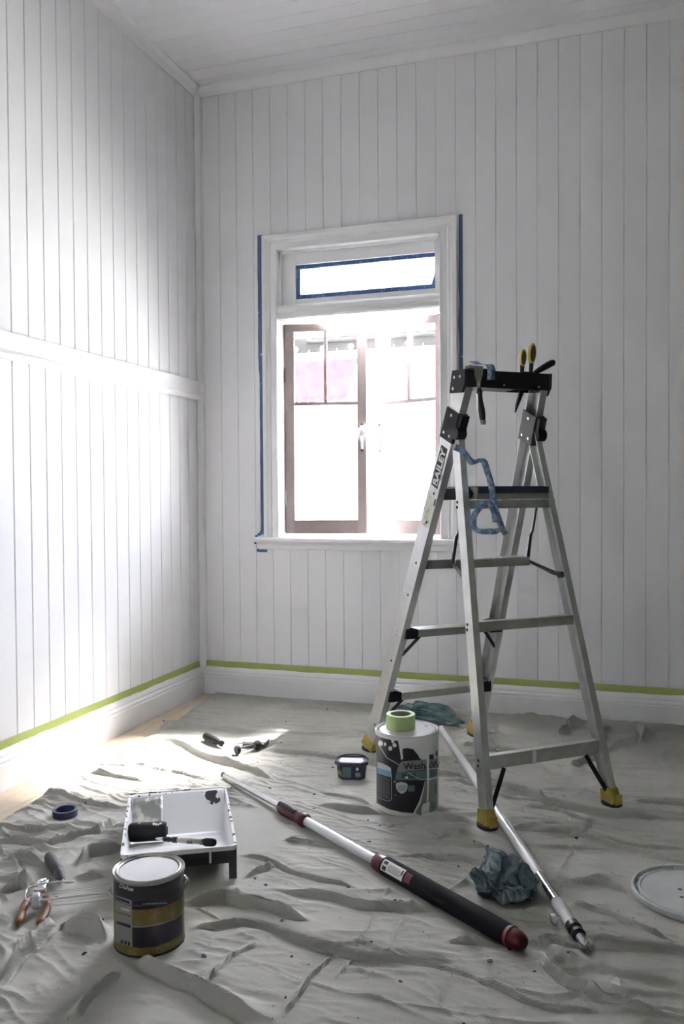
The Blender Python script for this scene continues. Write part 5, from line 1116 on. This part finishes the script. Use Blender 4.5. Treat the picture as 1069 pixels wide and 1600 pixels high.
# ================================================================== RAGS AND SCRAPS
def nvec(p):
    return Vector((noise.noise(p), noise.noise(p + Vector((17.3, 5.1, 9.7))), noise.noise(p + Vector((3.9, 21.7, 13.3)))))
def rag(loc, size, seed, m, label, folds=1.0):
    bm = bmesh.new(); bmesh.ops.create_icosphere(bm, subdivisions=6, radius=1)
    for v in bm.verts:
        p = v.co.copy(); sd_ = Vector((seed, seed * 0.7, 0))
        d_ = nvec(p * 1.1 + sd_) * 0.55 + nvec(p * 2.4 + sd_ * 2) * 0.42 * folds + nvec(p * 5.0 + sd_ * 3) * 0.16 * folds + nvec(p * 10.0 + sd_) * 0.045
        cr = abs(noise.noise(p * 2.2 + sd_ * 1.7 + nvec(p * 1.5 + sd_) * 0.8)); p = p * (1 - 0.30 * math.exp(-cr * 14)) + d_
        v.co = Vector((p.x * size[0], p.y * size[1], max(0.0, (p.z * 0.5 + 0.38) * size[2] * 1.15)))
    me = bpy.data.meshes.new('rag'); bm.to_mesh(me); bm.free(); me.materials.append(M[m])
    for p in me.polygons: p.use_smooth = True
    return tag(link('rag', me, None, loc), label, 'rag')
o = rag((1.922, -1.948, 0.008), (0.064, 0.058, 0.115), 3.3, 'rag_blue', 'crumpled blue-grey rag on the cloth beside the white pole', 1.1)
o = rag((1.980, -1.908, 0.008), (0.024, 0.042, 0.050), 8.1, 'rag_blue', 'small rolled dark end of cloth tucked against the white pole', 0.8)
o = rag((1.345, -0.285, 0.010), (0.150, 0.070, 0.075), 5.7, 'rag_teal', 'flattened teal rag on the floor near the window wall', 0.8)
o.rotation_euler = (0, 0, math.radians(-20))
rnd = random.Random(4)
def scrap(x, y, s, lab, m='scrap', bend=0.5):
    n_ = 6; vs = []
    a0 = rnd.random() * 6; d_ = Vector((math.cos(a0), math.sin(a0), 0)); e_ = Vector((-d_.y, d_.x, 0)); z = zc(x, y) + 0.002
    for k in range(n_ + 1):
        t_ = k / n_ - 0.5; w = 0.32 * math.sqrt(max(0.05, 1 - (2 * t_) ** 2)) * (0.8 + 0.4 * rnd.random())
        for q_ in (-1, 1): vs.append(tuple(d_ * t_ * s + e_ * q_ * w * s + Vector((0, 0, bend * s * (0.9 * abs(t_) + 0.15 * rnd.random())))))
    fs = [(2 * k, 2 * k + 1, 2 * k + 3, 2 * k + 2) for k in range(n_)]
    me = bpy.data.meshes.new('scrap'); me.from_pydata(vs, [], fs); me.materials.append(M[m]); o = link('paint_scrap', me, None, (x, y, z)); o.modifiers.new('s', 'SOLIDIFY').thickness = 0.001
    return tag(o, lab, 'scrap')
scrap(2.141, -2.156, 0.045, 'curled white scrap right of the chrome pole end', bend=0.7)
scrap(2.210, -2.306, 0.030, 'small white scrap nearest the bottom right corner', bend=0.6)
scrap(2.056, -1.351, 0.022, 'white crumb between the two near ladder feet', bend=0.6)
scrap(2.019, -1.193, 0.030, 'thin pale sliver lying between the ladder rear feet', bend=0.1)
scrap(1.672, -0.395, 0.030, 'pale scrap by the baseboard beyond the ladder', bend=0.4)
scrap(1.310, -2.540, 0.035, 'thin pale sliver right of the paint tin base', bend=0.1)
scrap(1.395, -2.256, 0.014, 'yellowish crumb on the cloth right of the paint tin', 'yellow_print', 0.5)
# dark dried flakes: each one a thing
fl = [(1.16, -1.36), (1.38, -1.43), (1.42, -1.55), (1.47, -1.71), (1.28, -1.63), (1.50, -2.02), (1.23, -2.05), (1.66, -2.06), (1.08, -2.30), (1.28, -2.46), (1.48, -2.40), (1.98, -1.41), (2.09, -1.50), (1.80, -1.43), (1.93, -2.28), (1.71, -1.66), (0.98, -2.43), (0.46, -1.52), (0.86, -1.43), (1.13, -1.06), (1.61, -1.90), (1.75, -2.42), (0.20, -1.30), (0.115, -0.62), (0.98, -1.35)]
mbf = []
for k in range(3):
    q = MB(); pts_ = [(0.006 * (0.7 + 0.5 * rnd.random()) * math.cos(a * PI / 4), 0.0042 * (0.7 + 0.5 * rnd.random()) * math.sin(a * PI / 4)) for a in range(8)]; q.prism(pts_, 0, 0.0018); mbf.append(q.build('paint_flake', 'paintfleck', data_only=True))
for i, (x, y) in enumerate(fl):
    o = link('paint_flake', mbf[i % 3], None, (x, y, zc(x, y) + 0.0005)); o.rotation_euler = (0, 0, rnd.random() * 6); s = 0.7 + 0.8 * rnd.random(); o.scale = (s, s, 1)
    tag(o, 'small dark dried paint flake lying on the canvas drop cloth', 'paint flake', 'dark paint flakes on the drop cloth')

# put each thing's Empty at the thing's own base
def rebase(root, L):
    old = Matrix.LocRotScale(root.location, root.rotation_quaternion if root.rotation_mode == 'QUATERNION' else root.rotation_euler, None)
    root.location = L
    new = Matrix.LocRotScale(root.location, root.rotation_quaternion if root.rotation_mode == 'QUATERNION' else root.rotation_euler, None)
    for ch in root.children:
        if ch.parent == root: ch.matrix_basis = new.inverted() @ old @ ch.matrix_basis
rebase(rf, (0.752, -2.388, 0.012)); rebase(pr_, (0.72, -2.34, 0.012)); rebase(mf, (0.6, -0.94, 0.010))
for o in [o for o in bpy.data.objects if o.parent is None and o.type == 'EMPTY']:
    n_ = o.name.split('.')[0]
    if n_ in ('putty_knife', 'snips', 'scraping_tool', 'tape_streamer'):
        rebase(o, PW(*{'putty_knife': (-0.12, 0.212, 1.35), 'snips': (0.1, 0.155, 1.42), 'scraping_tool': (0.14, 0.16, 1.49), 'tape_streamer': (-0.06, 0.28, 0.95)}[n_]))
    if n_ in ('broad_knife', 'roller_sleeve', 'paint_brush'):
        rebase(o, TQ @ Vector({'broad_knife': (-0.1, 0.07, 0.03), 'roller_sleeve': (-0.093, -0.012, 0.038), 'paint_brush': (0.0, -0.2, 0.10)}[n_]))
